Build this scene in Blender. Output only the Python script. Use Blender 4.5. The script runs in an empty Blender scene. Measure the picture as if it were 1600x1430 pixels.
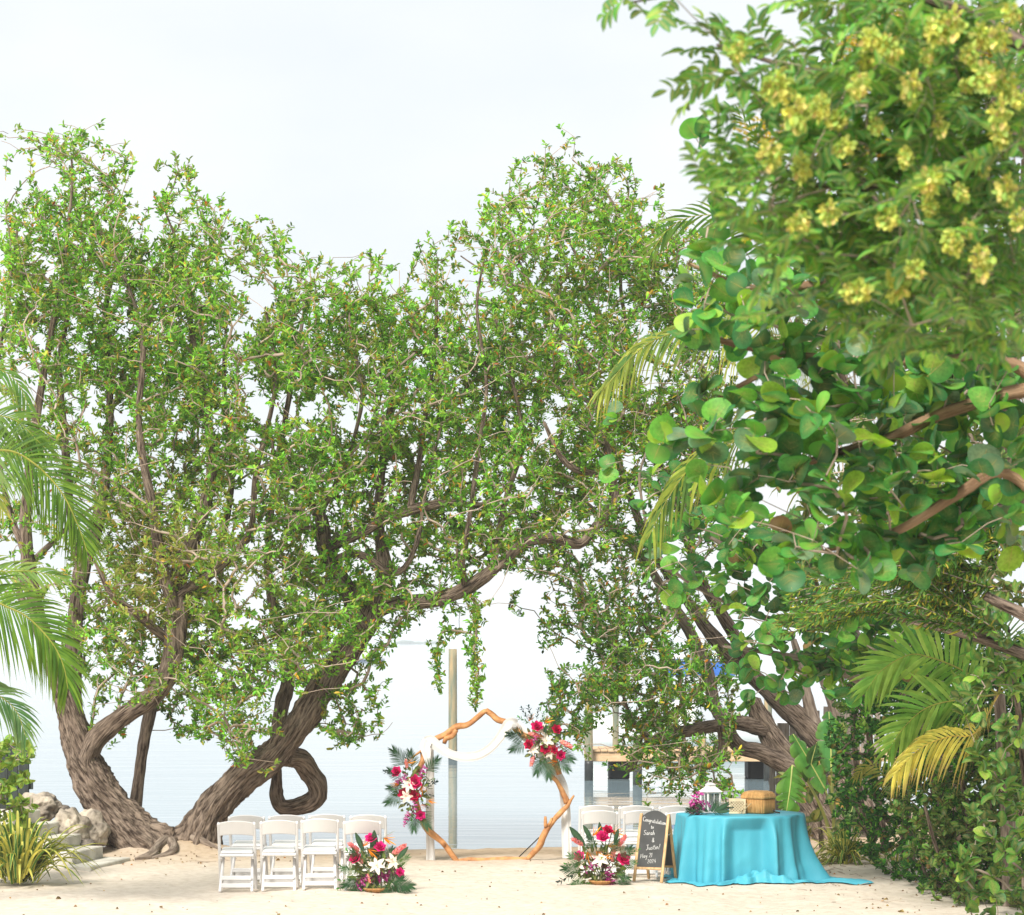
import bpy, math, random
import numpy as np
from mathutils import Vector, Matrix, Quaternion, noise

random.seed(7)
rng = np.random.default_rng(11)
R = math.radians
scene = bpy.context.scene
col = scene.collection

# ------------------------------------------------------------------ camera
F, HY, H = 4400.0, 1000.0, 2.9          # focal length in photo pixels, horizon row, eye height
cam_d = bpy.data.cameras.new('camera')
cam = bpy.data.objects.new('camera', cam_d)
col.objects.link(cam)
cam.location = (0, 0, H)
cam.rotation_euler = (R(90), 0, 0)
cam_d.sensor_width = 36
cam_d.lens = F / 1600 * 36
cam_d.shift_y = (HY - 715) / 1600
cam_d.clip_end = 20000
cam_d.dof.use_dof = True
cam_d.dof.focus_distance = 35
cam_d.dof.aperture_fstop = 5.0
scene.camera = cam

# ------------------------------------------------------------------ sky, sun, exposure
SUN_EL, SUN_AZ = R(43), R(-155)          # sun high, behind the camera's left shoulder
world = bpy.data.worlds.new('World')
scene.world = world
world.use_nodes = True
wn, wl = world.node_tree.nodes, world.node_tree.links
wn.clear()
w_out = wn.new('ShaderNodeOutputWorld')
w_bg = wn.new('ShaderNodeBackground')
w_bg.inputs['Strength'].default_value = 0.1
sky = wn.new('ShaderNodeTexSky')
sky.sky_type = 'NISHITA'
sky.sun_disc = False
sky.sun_elevation = SUN_EL
sky.sun_rotation = SUN_AZ
sky.air_density = 1.0
sky.dust_density = 2.0
tc = wn.new('ShaderNodeTexCoord')
mp = wn.new('ShaderNodeMapping')
mp.inputs['Scale'].default_value = (4.0, 4.0, 9.0)
nz = wn.new('ShaderNodeTexNoise')
nz.inputs['Scale'].default_value = 1.3
nz.inputs['Detail'].default_value = 4
nz.inputs['Roughness'].default_value = 0.45
rp = wn.new('ShaderNodeValToRGB')
rp.color_ramp.elements[0].position = 0.36
rp.color_ramp.elements[0].color = (5.3, 5.62, 5.88, 1)
rp.color_ramp.elements[1].position = 0.62
rp.color_ramp.elements[1].color = (6.1, 6.2, 6.27, 1)
mx = wn.new('ShaderNodeMix')
mx.data_type = 'RGBA'
mx.inputs[0].default_value = 0.93
wl.new(tc.outputs['Generated'], mp.inputs['Vector'])
wl.new(mp.outputs[0], nz.inputs['Vector'])
wl.new(nz.outputs['Fac'], rp.inputs['Fac'])
wl.new(sky.outputs[0], mx.inputs[6])
wl.new(rp.outputs[0], mx.inputs[7])
wl.new(mx.outputs[2], w_bg.inputs['Color'])
wl.new(w_bg.outputs[0], w_out.inputs['Surface'])

sun_d = bpy.data.lights.new('sun', 'SUN')
sun_d.energy = 3.5
sun_d.angle = R(16)
sun_d.color = (1.0, 0.95, 0.87)
sun = bpy.data.objects.new('sun', sun_d)
col.objects.link(sun)
_sd = Vector((math.sin(SUN_AZ) * math.cos(SUN_EL), math.cos(SUN_AZ) * math.cos(SUN_EL), math.sin(SUN_EL)))
sun.rotation_euler = _sd.to_track_quat('Z', 'Y').to_euler()
sun.location = (-20, -10, 30)

vs = scene.view_settings
vs.view_transform = 'Standard'
vs.look = 'None'
vs.exposure = 0.78
vs.gamma = 1.0
vs.use_curve_mapping = False
scene.cycles.max_bounces = 8
scene.cycles.diffuse_bounces = 4
scene.cycles.volume_bounces = 2
scene.cycles.use_denoising = True

# ------------------------------------------------------------------ helpers
def P(px, py, Y):
    return Vector(((px - 800) / F * Y, Y, H - (py - HY) / F * Y))

def G(px, py):
    return P(px, py, F * H / (py - HY))

def px2m(w, Y):
    return w / F * Y

def tag(o, label=None, cat=None, group=None, kind=None):
    if label: o['label'] = label
    if cat: o['category'] = cat
    if group: o['group'] = group
    if kind: o['kind'] = kind
    return o

def thing(name, label, cat, loc=(0, 0, 0), group=None):
    o = bpy.data.objects.new(name, None)
    col.objects.link(o)
    o.location = loc
    o.empty_display_size = 0.1
    return tag(o, label, cat, group)

def link(o, parent=None):
    col.objects.link(o)
    if parent is not None:
        o.parent = parent
        if parent.type == 'EMPTY':
            o.matrix_parent_inverse = Matrix.Translation(-Vector(parent.location))
    return o

def obj(name, me, parent=None, kind=None):
    o = link(bpy.data.objects.new(name, me), parent)
    if kind: o['kind'] = kind
    return o

def smooth_path(pts, step):
    """Catmull-Rom through rows of (x,y,z,r) sampled about every step metres."""
    pts = [np.array(p, float) for p in pts]
    if len(pts) == 2:
        n = max(2, int(np.linalg.norm((pts[1] - pts[0])[:3]) / step))
        return np.array([pts[0] + (pts[1] - pts[0]) * t for t in np.linspace(0, 1, n + 1)])
    ext = [2 * pts[0] - pts[1]] + pts + [2 * pts[-1] - pts[-2]]
    out = []
    for i in range(1, len(ext) - 2):
        a, b, c, d = ext[i - 1], ext[i], ext[i + 1], ext[i + 2]
        n = max(1, int(np.linalg.norm((c - b)[:3]) / step))
        for k in range(n):
            t = k / n
            out.append(0.5 * (2 * b + (c - a) * t + (2 * a - 5 * b + 4 * c - d) * t * t + (3 * b - a - 3 * c + d) * t ** 3))
    out.append(pts[-1])
    return np.array(out)

class MB:
    def __init__(s):
        s.v, s.f, s.m = [], [], []
    def add(s, vs, fs, mi=0):
        b = len(s.v)
        s.v += [tuple(v) for v in vs]
        s.f += [tuple(i + b for i in f) for f in fs]
        s.m += [mi] * len(fs)
        return s
    def box(s, c, size, rot=None, mi=0, bev=0.0):
        x, y, z = [a / 2 for a in size]
        b = min(bev, x * .9, y * .9, z * .9)
        rot = rot or Matrix.Identity(3)
        c = Vector(c)
        if b <= 0:
            vs = [(sx * x, sy * y, sz * z) for sz in (-1, 1) for sy in (-1, 1) for sx in (-1, 1)]
            fs = [(0, 2, 3, 1), (4, 5, 7, 6), (0, 1, 5, 4), (2, 6, 7, 3), (0, 4, 6, 2), (1, 3, 7, 5)]
        else:
            vs, fs, idx = [], [], {}
            for sx in (-1, 1):
                for sy in (-1, 1):
                    for sz in (-1, 1):
                        for a in range(3):
                            p = [sx * (x - b), sy * (y - b), sz * (z - b)]
                            p[a] += (sx, sy, sz)[a] * b
                            idx[(sx, sy, sz, a)] = len(vs)
                            vs.append(tuple(p))
            for a in range(3):
                o1, o2 = [k for k in range(3) if k != a]
                for sg in (-1, 1):
                    q = []
                    for (u, w) in ((-1, -1), (1, -1), (1, 1), (-1, 1)):
                        k = [0, 0, 0]; k[a] = sg; k[o1] = u; k[o2] = w
                        q.append(idx[(*k, a)])
                    fs.append(tuple(q))
            for a in range(3):          # edge along axis a
                o1, o2 = [k for k in range(3) if k != a]
                for u in (-1, 1):
                    for w in (-1, 1):
                        k0 = [0, 0, 0]; k0[a] = -1; k0[o1] = u; k0[o2] = w
                        k1 = list(k0); k1[a] = 1
                        fs.append((idx[(*k0, o1)], idx[(*k1, o1)], idx[(*k1, o2)], idx[(*k0, o2)]))
            for sx in (-1, 1):
                for sy in (-1, 1):
                    for sz in (-1, 1):
                        fs.append(tuple(idx[(sx, sy, sz, a)] for a in range(3)))
        return s.add([c + rot @ Vector(v) for v in vs], fs, mi)
    def bar(s, a, b, w, h, up=(0, 0, 1), mi=0, bev=0.0):
        a, b = Vector(a), Vector(b)
        d = (b - a)
        L = d.length
        d.normalize()
        u = Vector(up)
        sd = d.cross(u)
        if sd.length < 1e-4: sd = d.cross(Vector((0, 1, 0)))
        sd.normalize()
        u = sd.cross(d)
        rot = Matrix((sd, d, u)).transposed()
        return s.box((a + b) / 2, (w, L, h), rot, mi, bev)
    def tube(s, pts, rads, seg=8, mi=0, caps=True):
        pts = [Vector(p[:3]) for p in pts]
        n = len(pts)
        if not hasattr(rads, '__len__'): rads = [rads] * n
        t0 = (pts[1] - pts[0]).normalized()
        u = t0.orthogonal().normalized()
        vs, fs = [], []
        pt = t0
        for i in range(n):
            t = (pts[min(i + 1, n - 1)] - pts[max(i - 1, 0)])
            t = t.normalized() if t.length > 1e-9 else pt
            u = (u - t * u.dot(t)).normalized()
            w = t.cross(u)
            pt = t
            for k in range(seg):
                a = 2 * math.pi * k / seg
                vs.append(pts[i] + (u * math.cos(a) + w * math.sin(a)) * rads[i])
        for i in range(n - 1):
            for k in range(seg):
                k2 = (k + 1) % seg
                fs.append((i * seg + k, i * seg + k2, (i + 1) * seg + k2, (i + 1) * seg + k))
        if caps:
            fs.append(tuple(range(seg))[::-1])
            fs.append(tuple((n - 1) * seg + k for k in range(seg)))
        return s.add(vs, fs, mi)
    def lathe(s, prof, c=(0, 0, 0), seg=16, mi=0, rot=None):
        c = Vector(c)
        vs, fs = [], []
        for (r, z) in prof:
            for k in range(seg):
                a = 2 * math.pi * k / seg
                v = Vector((r * math.cos(a), r * math.sin(a), z))
                vs.append(c + (rot @ v if rot else v))
        for i in range(len(prof) - 1):
            for k in range(seg):
                k2 = (k + 1) % seg
                fs.append((i * seg + k, i * seg + k2, (i + 1) * seg + k2, (i + 1) * seg + k))
        fs.append(tuple(range(seg))[::-1])
        fs.append(tuple((len(prof) - 1) * seg + k for k in range(seg)))
        return s.add(vs, fs, mi)
    def grid(s, V, mi=0, wrap=False):
        n, m = len(V), len(V[0])
        vs = [p for row in V for p in row]
        fs = []
        for i in range(n - 1):
            for k in range(m if wrap else m - 1):
                k2 = (k + 1) % m
                fs.append((i * m + k, i * m + k2, (i + 1) * m + k2, (i + 1) * m + k))
        return s.add(vs, fs, mi)
    def mesh(s, name, mats, smooth=False):
        me = bpy.data.meshes.new(name)
        me.from_pydata(s.v, [], s.f)
        for m in (mats if isinstance(mats, (list, tuple)) else [mats]): me.materials.append(m)
        me.polygons.foreach_set('material_index', s.m)
        if smooth: me.polygons.foreach_set('use_smooth', [True] * len(s.f))
        me.update()
        return me
    def build(s, name, mats, parent=None, smooth=False, kind=None):
        return obj(name, s.mesh(name, mats, smooth), parent, kind)

# ------------------------------------------------------------------ materials
def new_mat(name):
    m = bpy.data.materials.new(name)
    m.use_nodes = True
    nt = m.node_tree
    return m, nt.nodes, nt.links, nt.nodes['Principled BSDF']

def mat(name, c, rough=0.6, c2=None, scale=8.0, bump=0.0, bscale=None, stretch=None, coords='Object', detail=4, spec=0.4, ramp=(0.35, 0.65), metal=0.0):
    m, n, l, b = new_mat(name)
    b.inputs['Roughness'].default_value = rough
    b.inputs['Specular IOR Level'].default_value = spec
    b.inputs['Metallic'].default_value = metal
    c2 = c2 or tuple(x * 0.8 for x in c)
    t = n.new('ShaderNodeTexCoord')
    mpn = n.new('ShaderNodeMapping')
    mpn.inputs['Scale'].default_value = stretch or (1, 1, 1)
    l.new(t.outputs[coords], mpn.inputs['Vector'])
    z = n.new('ShaderNodeTexNoise')
    z.inputs['Scale'].default_value = scale
    z.inputs['Detail'].default_value = detail
    l.new(mpn.outputs[0], z.inputs['Vector'])
    r = n.new('ShaderNodeValToRGB')
    r.color_ramp.elements[0].position, r.color_ramp.elements[1].position = ramp
    r.color_ramp.elements[0].color = (*c2, 1)
    r.color_ramp.elements[1].color = (*c, 1)
    l.new(z.outputs['Fac'], r.inputs['Fac'])
    l.new(r.outputs[0], b.inputs['Base Color'])
    if bump:
        z2 = n.new('ShaderNodeTexNoise')
        z2.inputs['Scale'].default_value = bscale or scale * 3
        z2.inputs['Detail'].default_value = 5
        l.new(mpn.outputs[0], z2.inputs['Vector'])
        bp = n.new('ShaderNodeBump')
        bp.inputs['Strength'].default_value = min(1.0, bump)
        bp.inputs['Distance'].default_value = 0.02
        l.new(z2.outputs['Fac'], bp.inputs['Height'])
        l.new(bp.outputs[0], b.inputs['Normal'])
    return m

def leaf_mat(name, rough=0.5, trans=0.3, spec=0.2, mott=9.0):
    """Leaf colour is per-leaf data on the mesh (each leaf its own green)."""
    m, n, l, b = new_mat(name)
    a = n.new('ShaderNodeAttribute')
    a.attribute_name = 'Col'
    b.inputs['Roughness'].default_value = rough
    b.inputs['Specular IOR Level'].default_value = spec
    tr = n.new('ShaderNodeBsdfTranslucent')
    hs = n.new('ShaderNodeHueSaturation')
    hs.inputs['Hue'].default_value = 0.485
    hs.inputs['Saturation'].default_value = 1.1
    hs.inputs['Value'].default_value = 1.5
    ms = n.new('ShaderNodeMixShader')
    ms.inputs[0].default_value = trans
    t = n.new('ShaderNodeTexCoord')
    z = n.new('ShaderNodeTexNoise'); z.inputs['Scale'].default_value = mott; z.inputs['Detail'].default_value = 3
    l.new(t.outputs['Object'], z.inputs['Vector'])
    r = n.new('ShaderNodeValToRGB')
    r.color_ramp.elements[0].position = .3; r.color_ramp.elements[0].color = (.72, .74, .66, 1)
    r.color_ramp.elements[1].position = .68; r.color_ramp.elements[1].color = (1.14, 1.1, 1.02, 1)
    l.new(z.outputs['Fac'], r.inputs['Fac'])
    mm = n.new('ShaderNodeMix'); mm.data_type = 'RGBA'; mm.blend_type = 'MULTIPLY'; mm.inputs[0].default_value = 1
    l.new(a.outputs['Color'], mm.inputs[6]); l.new(r.outputs[0], mm.inputs[7])
    l.new(mm.outputs[2], b.inputs['Base Color'])
    l.new(mm.outputs[2], hs.inputs['Color'])
    l.new(hs.outputs[0], tr.inputs['Color'])
    l.new(b.outputs[0], ms.inputs[1])
    l.new(tr.outputs[0], ms.inputs[2])
    l.new(ms.outputs[0], n['Material Output'].inputs['Surface'])
    return m

def bark_mat(name, c, c2, fine=38.0):
    m, n, l, b = new_mat(name)
    b.inputs['Roughness'].default_value = 0.9
    b.inputs['Specular IOR Level'].default_value = 0.15
    a = n.new('ShaderNodeAttribute')
    a.attribute_name = 'bark'
    z = n.new('ShaderNodeTexNoise')
    z.inputs['Scale'].default_value = fine
    z.inputs['Detail'].default_value = 6
    z.inputs['Roughness'].default_value = 0.65
    l.new(a.outputs['Vector'], z.inputs['Vector'])
    r = n.new('ShaderNodeValToRGB')
    r.color_ramp.elements[0].position, r.color_ramp.elements[1].position = 0.38, 0.60
    r.color_ramp.elements[0].color = (*c2, 1)
    r.color_ramp.elements[1].color = (*c, 1)
    l.new(z.outputs['Fac'], r.inputs['Fac'])
    t = n.new('ShaderNodeTexCoord')
    z3 = n.new('ShaderNodeTexNoise')
    z3.inputs['Scale'].default_value = 2.6
    z3.inputs['Detail'].default_value = 3
    l.new(t.outputs['Object'], z3.inputs['Vector'])
    mxn = n.new('ShaderNodeMix')
    mxn.data_type = 'RGBA'
    mxn.blend_type = 'MULTIPLY'
    mxn.inputs[0].default_value = 0.55
    r3 = n.new('ShaderNodeValToRGB')
    r3.color_ramp.elements[0].position, r3.color_ramp.elements[1].position = 0.35, 0.65
    r3.color_ramp.elements[0].color = (0.62, 0.58, 0.55, 1)
    r3.color_ramp.elements[1].color = (1, 1, 1, 1)
    l.new(z3.outputs['Fac'], r3.inputs['Fac'])
    l.new(r.outputs[0], mxn.inputs[6])
    l.new(r3.outputs[0], mxn.inputs[7])
    l.new(mxn.outputs[2], b.inputs['Base Color'])
    bp = n.new('ShaderNodeBump')
    bp.inputs['Strength'].default_value = 0.9
    bp.inputs['Distance'].default_value = 0.06
    l.new(z.outputs['Fac'], bp.inputs['Height'])
    l.new(bp.outputs[0], b.inputs['Normal'])
    return m

M = {}
M['leaf'] = leaf_mat('leaf_small', 0.45, 0.42)
M['leaf_big'] = leaf_mat('leaf_large', 0.45, 0.35, 0.22)
M['palm'] = leaf_mat('palm_blade', 0.45, 0.28, 0.2)
M['petal'] = leaf_mat('petal', 0.6, 0.25, 0.2)
M['bark'] = bark_mat('grey_brown_bark', (0.34, 0.265, 0.205), (0.05, 0.033, 0.024), 46)
M['bark_pale'] = bark_mat('pale_bark', (0.38, 0.31, 0.25), (0.14, 0.105, 0.08), 26)
M['bark_seagrape'] = bark_mat('tan_bark', (0.42, 0.28, 0.17), (0.2, 0.12, 0.07), 20)
M['twig'] = mat('twig', (0.46, 0.37, 0.29), 0.85, (0.28, 0.21, 0.16), 5)
M['twig_dark'] = mat('hedge_twig', (0.13, 0.095, 0.065), 0.85, (0.07, 0.05, 0.035), 5)
M['driftwood'] = mat('driftwood', (0.58, 0.29, 0.11), 0.65, (0.33, 0.135, 0.045), 9, 0.5, 30, (1, 1, 1))
M['white_resin'] = mat('white_resin', (0.70, 0.69, 0.68), 0.35, (0.66, 0.65, 0.64), 3, spec=0.5)
M['white_pad'] = mat('white_vinyl', (0.72, 0.71, 0.70), 0.5, (0.66, 0.65, 0.64), 6, 0.1, 40)
M['chiffon'] = mat('white_chiffon', (0.70, 0.69, 0.67), 0.85, (0.64, 0.63, 0.61), 6)
M['wood_pale'] = mat('pale_wood', (0.60, 0.40, 0.20), 0.6, (0.42, 0.25, 0.11), 4, 0.2, 30, (8, 8, 1))
M['wood_dock'] = mat('dock_wood', (0.66, 0.46, 0.28), 0.8, (0.45, 0.29, 0.16), 3, 0.3, 20, (1, 6, 6))
M['chalkboard'] = mat('chalkboard', (0.035, 0.037, 0.036), 0.7, (0.05, 0.052, 0.052), 6)
M['chalk'] = mat('chalk', (0.85, 0.85, 0.83), 0.9)
M['steel'] = mat('dark_rod', (0.03, 0.03, 0.03), 0.5)
M['dark_float'] = mat('black_float', (0.018, 0.018, 0.02), 0.6)
M['fence'] = mat('grey_plank', (0.36, 0.31, 0.27), 0.9, (0.2, 0.16, 0.13), 4, 0.6, 25, (7, 7, 0.7))
# ------------------------------------------------------------------ the ground, the water, the air
def sand_z(x, y):
    z = 0.0
    sh = 39.75 + 0.25 * math.sin(x * 0.5 + 1) + 0.12 * math.sin(x * 1.7)
    s_ = max(0.0, min(1.0, (x - 3.9) / 1.2)); sh += 9 * s_ * s_ * (3 - 2 * s_)
    if y > sh - 1.3:
        t = y - (sh - 1.3)
        z -= 0.035 * t * t if t < 3 else 0.315 + 0.12 * (t - 3)
    z = max(z, -1.4)
    near = math.exp(-((y - 34) / 9) ** 2)
    z += near * (0.035 * noise.noise(Vector((x * 0.55, y * 0.4, 0))) + 0.022 * noise.noise(Vector((x * 1.6, y * 1.3, 3))) + 0.024 * noise.noise(Vector((x * 4.2, y * 3, 9))) - 0.05 * max(0, noise.noise(Vector((x * 2.9, y * 2.1, 19))) - .18))
    for (cx, cy, rr, hh) in ((-5.0, 38.1, 1.0, 0.13), (-4.3, 38.0, .9, .12), (-0.6, 36.7, 1.3, 0.03), (5.8, 35.2, 1.5, 0.10), (4.4, 37.9, 1.2, .1)):
        z += hh * math.exp(-(((x - cx) / rr) ** 2 + ((y - cy) / (rr * .7)) ** 2))
    return z

def sand_mesh():
    xs = sorted(set([-600, -200, -60, -30, -18] + list(np.round(np.arange(-12, 12.01, 0.11), 3)) + [18, 30, 60, 200, 600]))
    ys = sorted(set([-80, -30, -5, 10, 18, 23] + list(np.round(np.arange(26, 42.01, 0.09), 3)) + [42.5, 43, 43.5, 44, 44.5, 45, 46, 47, 48, 49, 50, 52, 60, 90, 300, 1200, 4940]))
    vs = [(x, y, sand_z(x, y)) for y in ys for x in xs]
    m = len(xs)
    fs = [(i * m + k, i * m + k + 1, (i + 1) * m + k + 1, (i + 1) * m + k) for i in range(len(ys) - 1) for k in range(m - 1)]
    me = bpy.data.meshes.new('sand')
    me.from_pydata(vs, [], fs)
    me.polygons.foreach_set('use_smooth', [True] * len(fs))
    return me

def sand_material():
    m, n, l, b = new_mat('coral_sand')
    b.inputs['Roughness'].default_value = 0.95
    b.inputs['Specular IOR Level'].default_value = 0.1
    t = n.new('ShaderNodeTexCoord')
    z = n.new('ShaderNodeTexNoise'); z.inputs['Scale'].default_value = 1.1; z.inputs['Detail'].default_value = 5
    z2 = n.new('ShaderNodeTexNoise'); z2.inputs['Scale'].default_value = 60; z2.inputs['Detail'].default_value = 3
    z3 = n.new('ShaderNodeTexNoise'); z3.inputs['Scale'].default_value = 9; z3.inputs['Detail'].default_value = 6
    for k in (z, z2, z3): l.new(t.outputs['Object'], k.inputs['Vector'])
    # damp, unraked sand along the shore is tanner than the raked white sand
    sep = n.new('ShaderNodeSeparateXYZ'); l.new(t.outputs['Object'], sep.inputs[0])
    mr = n.new('ShaderNodeMapRange'); mr.inputs[1].default_value = 35.6; mr.inputs[2].default_value = 38.2
    add = n.new('ShaderNodeMath'); add.operation = 'MULTIPLY_ADD'; add.inputs[1].default_value = 2.4; 
    l.new(z.outputs['Fac'], add.inputs[0]); 
    sub = n.new('ShaderNodeMath'); sub.operation = 'SUBTRACT'; sub.inputs[1].default_value = 1.2
    l.new(sep.outputs['Y'], sub.inputs[0]); l.new(sub.outputs[0], add.inputs[2]); l.new(add.outputs[0], mr.inputs[0])
    mixc = n.new('ShaderNodeMix'); mixc.data_type = 'RGBA'
    mixc.inputs[6].default_value = (0.62, 0.545, 0.455, 1); mixc.inputs[7].default_value = (0.46, 0.35, 0.245, 1)
    l.new(mr.outputs[0], mixc.inputs[0])
    r = n.new('ShaderNodeValToRGB')
    r.color_ramp.elements[0].position = 0.30; r.color_ramp.elements[0].color = (0.72, 0.68, 0.63, 1)
    r.color_ramp.elements[1].position = 0.55; r.color_ramp.elements[1].color = (1, 1, 1, 1)
    l.new(z3.outputs['Fac'], r.inputs['Fac'])
    mu = n.new('ShaderNodeMix'); mu.data_type = 'RGBA'; mu.blend_type = 'MULTIPLY'; mu.inputs[0].default_value = 0.6
    l.new(mixc.outputs[2], mu.inputs[6]); l.new(r.outputs[0], mu.inputs[7])
    l.new(mu.outputs[2], b.inputs['Base Color'])
    bp = n.new('ShaderNodeBump'); bp.inputs['Strength'].default_value = 0.6; bp.inputs['Distance'].default_value = 0.03
    ad = n.new('ShaderNodeMath'); ad.operation = 'MULTIPLY_ADD'; ad.inputs[1].default_value = 0.35
    l.new(z2.outputs['Fac'], ad.inputs[0]); l.new(z3.outputs['Fac'], ad.inputs[2])
    l.new(ad.outputs[0], bp.inputs['Height']); l.new(bp.outputs[0], b.inputs['Normal'])
    return m

me = sand_mesh()
me.materials.append(sand_material())
obj('sand', me, None, 'structure')

def water_material():
    m, n, l, b = new_mat('calm_sea')
    b.inputs['Base Color'].default_value = (0.25, 0.335, 0.37, 1)
    b.inputs['Roughness'].default_value = 0.04
    b.inputs['IOR'].default_value = 1.33
    b.inputs['Specular IOR Level'].default_value = 0.5
    t = n.new('ShaderNodeTexCoord')
    mp1 = n.new('ShaderNodeMapping'); mp1.inputs['Scale'].default_value = (0.34, 1.5, 1)
    mp2 = n.new('ShaderNodeMapping'); mp2.inputs['Scale'].default_value = (0.12, 0.5, 1)
    z = n.new('ShaderNodeTexNoise'); z.inputs['Scale'].default_value = 1.0; z.inputs['Detail'].default_value = 2; z.inputs['Distortion'].default_value = 1.2
    z2 = n.new('ShaderNodeTexNoise'); z2.inputs['Scale'].default_value = 1.0; z2.inputs['Detail'].default_value = 2
    l.new(t.outputs['Object'], mp1.inputs[0]); l.new(t.outputs['Object'], mp2.inputs[0])
    l.new(mp1.outputs[0], z.inputs['Vector']); l.new(mp2.outputs[0], z2.inputs['Vector'])
    a = n.new('ShaderNodeMath'); a.operation = 'MULTIPLY_ADD'; a.inputs[1].default_value = 1.6
    l.new(z2.outputs['Fac'], a.inputs[0]); l.new(z.outputs['Fac'], a.inputs[2])
    bp = n.new('ShaderNodeBump'); bp.inputs['Strength'].default_value = 0.16; bp.inputs['Distance'].default_value = 0.05
    l.new(a.outputs[0], bp.inputs['Height']); l.new(bp.outputs[0], b.inputs['Normal'])
    return m
WZ = -0.06
mb = MB().add([(-2400, 38, WZ), (2400, 38, WZ), (2400, 4900, WZ), (-2400, 4900, WZ)], [(0, 1, 2, 3)])
mb.build('water', water_material(), kind='structure')

# a low wooded key on the horizon
mb = MB()
for k in range(9):
    x0 = -84 + k * 3.6
    h = 1.8 + 2.4 * abs(noise.noise(Vector((k * .37, 1, 2)))) * math.sin(math.pi * (k + .5) / 9) + 2 * random.random()
    mb.lathe([(2.6, 0), (4.6, h * .45), (3.8, h * .8), (1.2, h)], (x0, 2100 + random.uniform(-8, 8), WZ - .5), 9)
o = mb.build('mangrove_island', mat('far_mangrove', (0.07, 0.1, 0.06), 0.9), smooth=True, kind='structure')

hz = MB().box((0, 2450, 5.5), (5200, 5100, 15.0)).build('haze', mat('haze_dummy', (1, 1, 1)), kind='stuff')
hm = bpy.data.materials.new('sea_haze'); hm.use_nodes = True
hn = hm.node_tree.nodes; hn.remove(hn['Principled BSDF'])
pv = hn.new('ShaderNodeVolumePrincipled')
pv.inputs['Color'].default_value = (0.95, 0.97, 1.0, 1)
pv.inputs['Density'].default_value = 0.0004
pv.inputs['Anisotropy'].default_value = 0.0
hm.node_tree.links.new(pv.outputs[0], hn['Material Output'].inputs['Volume'])
hz.data.materials.clear(); hz.data.materials.append(hm)

# ------------------------------------------------------------------ piles, dock, boats
M['pile'] = mat('weathered_pile', (0.40, 0.29, 0.16), 0.85, (0.16, 0.19, 0.14), 1.6, 0.4, 18, (6, 6, 0.8))
M['wet'] = mat('wet_pile', (0.05, 0.055, 0.05), 0.4, (0.03, 0.03, 0.03), 5)
def pile(px0, Y, top_py, w, name='mooring_pile', parent=None, lean=0):
    c = P(px0, top_py, Y); r = px2m(w, Y) / 2; top = c.z
    loc = (c.x, Y, WZ)
    mb = MB()
    n = 14
    mb.tube([(c.x + lean * (1 - k / n), Y, WZ - .6 + (top - WZ + .6) * k / n) for k in range(n + 1)], [r * (1.03 - .06 * k / n) for k in range(n + 1)], 18)
    if parent is None:
        t = thing(name, None, None, loc)
        body = mb.build('post', M['pile'], t, True)
        MB().lathe([(r * 1.05, -.3), (r * 1.05, .16), (r * 1.02, .22)], loc, 18).build('wet_band', M['wet'], t, True)
        return t
    o = mb.build(name, M['pile'], parent, True)
    MB().lathe([(r * 1.06, -.3), (r * 1.06, .34), (r * 1.02, .42)], loc, 18).build('wet_band', M['wet'], o, True)
    return o
t = pile(707.5, 70, 1014, 13.5)
tag(t, 'lone weathered mooring post standing in open water behind the driftwood arch', 'mooring post')

dock = thing('dock', 'low wooden dock with black floats reaching out behind the right-hand tree', 'dock', (4.3, 59, WZ))
x0, x1 = P(916, 0, 59.5).x, 8.2
zt = P(0, 1175, 59.5).z; zb = P(0, 1190, 59.5).z
MB().box(((x0 + x1) / 2, 59.5, (zt + zb) / 2), (x1 - x0, .06, zt - zb), None, 0, .008).build('fascia_board', M['wood_dock'], dock)
MB().box(((x0 + x1) / 2, 61.3, (zt + zb) / 2), (x1 - x0, .06, zt - zb), None, 0, .008).build('fascia_board', M['wood_dock'], dock)
nb = 44
bw = (x1 - x0) / nb
bm_ = None
for k in range(nb):
    if bm_ is None:
        bm_ = MB().box((0, 0, 0), (bw - .012, 1.95, .045), None, 0, .006).mesh('deck_board', M['wood_dock'])
    o = obj('deck_board', bm_, dock)
    o.location = (x0 + bw * (k + .5), 60.4, zt + .026 + random.uniform(-.003, .003))
for xa in (953, 1170, 1260):
    X = P(xa, 0, 60).x
    MB().box((X + .2, 60.4, .16), (.44, 1.0, .5), None, 0, .05).build('float_drum', M['dark_float'], dock)
for (px0, Y, tp, w) in ((920, 59.3, 1046, 13), (996, 57.5, 1148, 14), (962, 62.6, 1056, 10), (1200, 59.2, 1088, 13), (1098, 59.3, 1150, 11)):
    pile(px0, Y, tp, w, 'pile', dock)

def hull(mbx, c, L, W, hgt, mi=0, bow=1):
    secs = []
    for t_ in np.linspace(0, 1, 11):
        w = W / 2 * (1 - max(0, (t_ - .45) / .55) ** 2.2) * (0.9 + .1 * min(1, t_ * 4))
        zz = hgt * (1 + .25 * t_ ** 2)
        x = (t_ - .5) * L * bow
        secs.append([Vector(c) + Vector((x, s * w * f, z)) for (s, f, z) in ((-1, 1, zz), (-1, .92, zz * .5), (-1, .6, 0), (1, .6, 0), (1, .92, zz * .5), (1, 1, zz))])
    mbx.grid(secs, mi)
    mbx.add([s[0] for s in secs] + [s[5] for s in secs], [(k, k + 1, 12 + k, 11 + k) for k in range(10)], mi)
    mbx.add(secs[0], [(0, 1, 2, 3, 4, 5)], mi)

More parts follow.
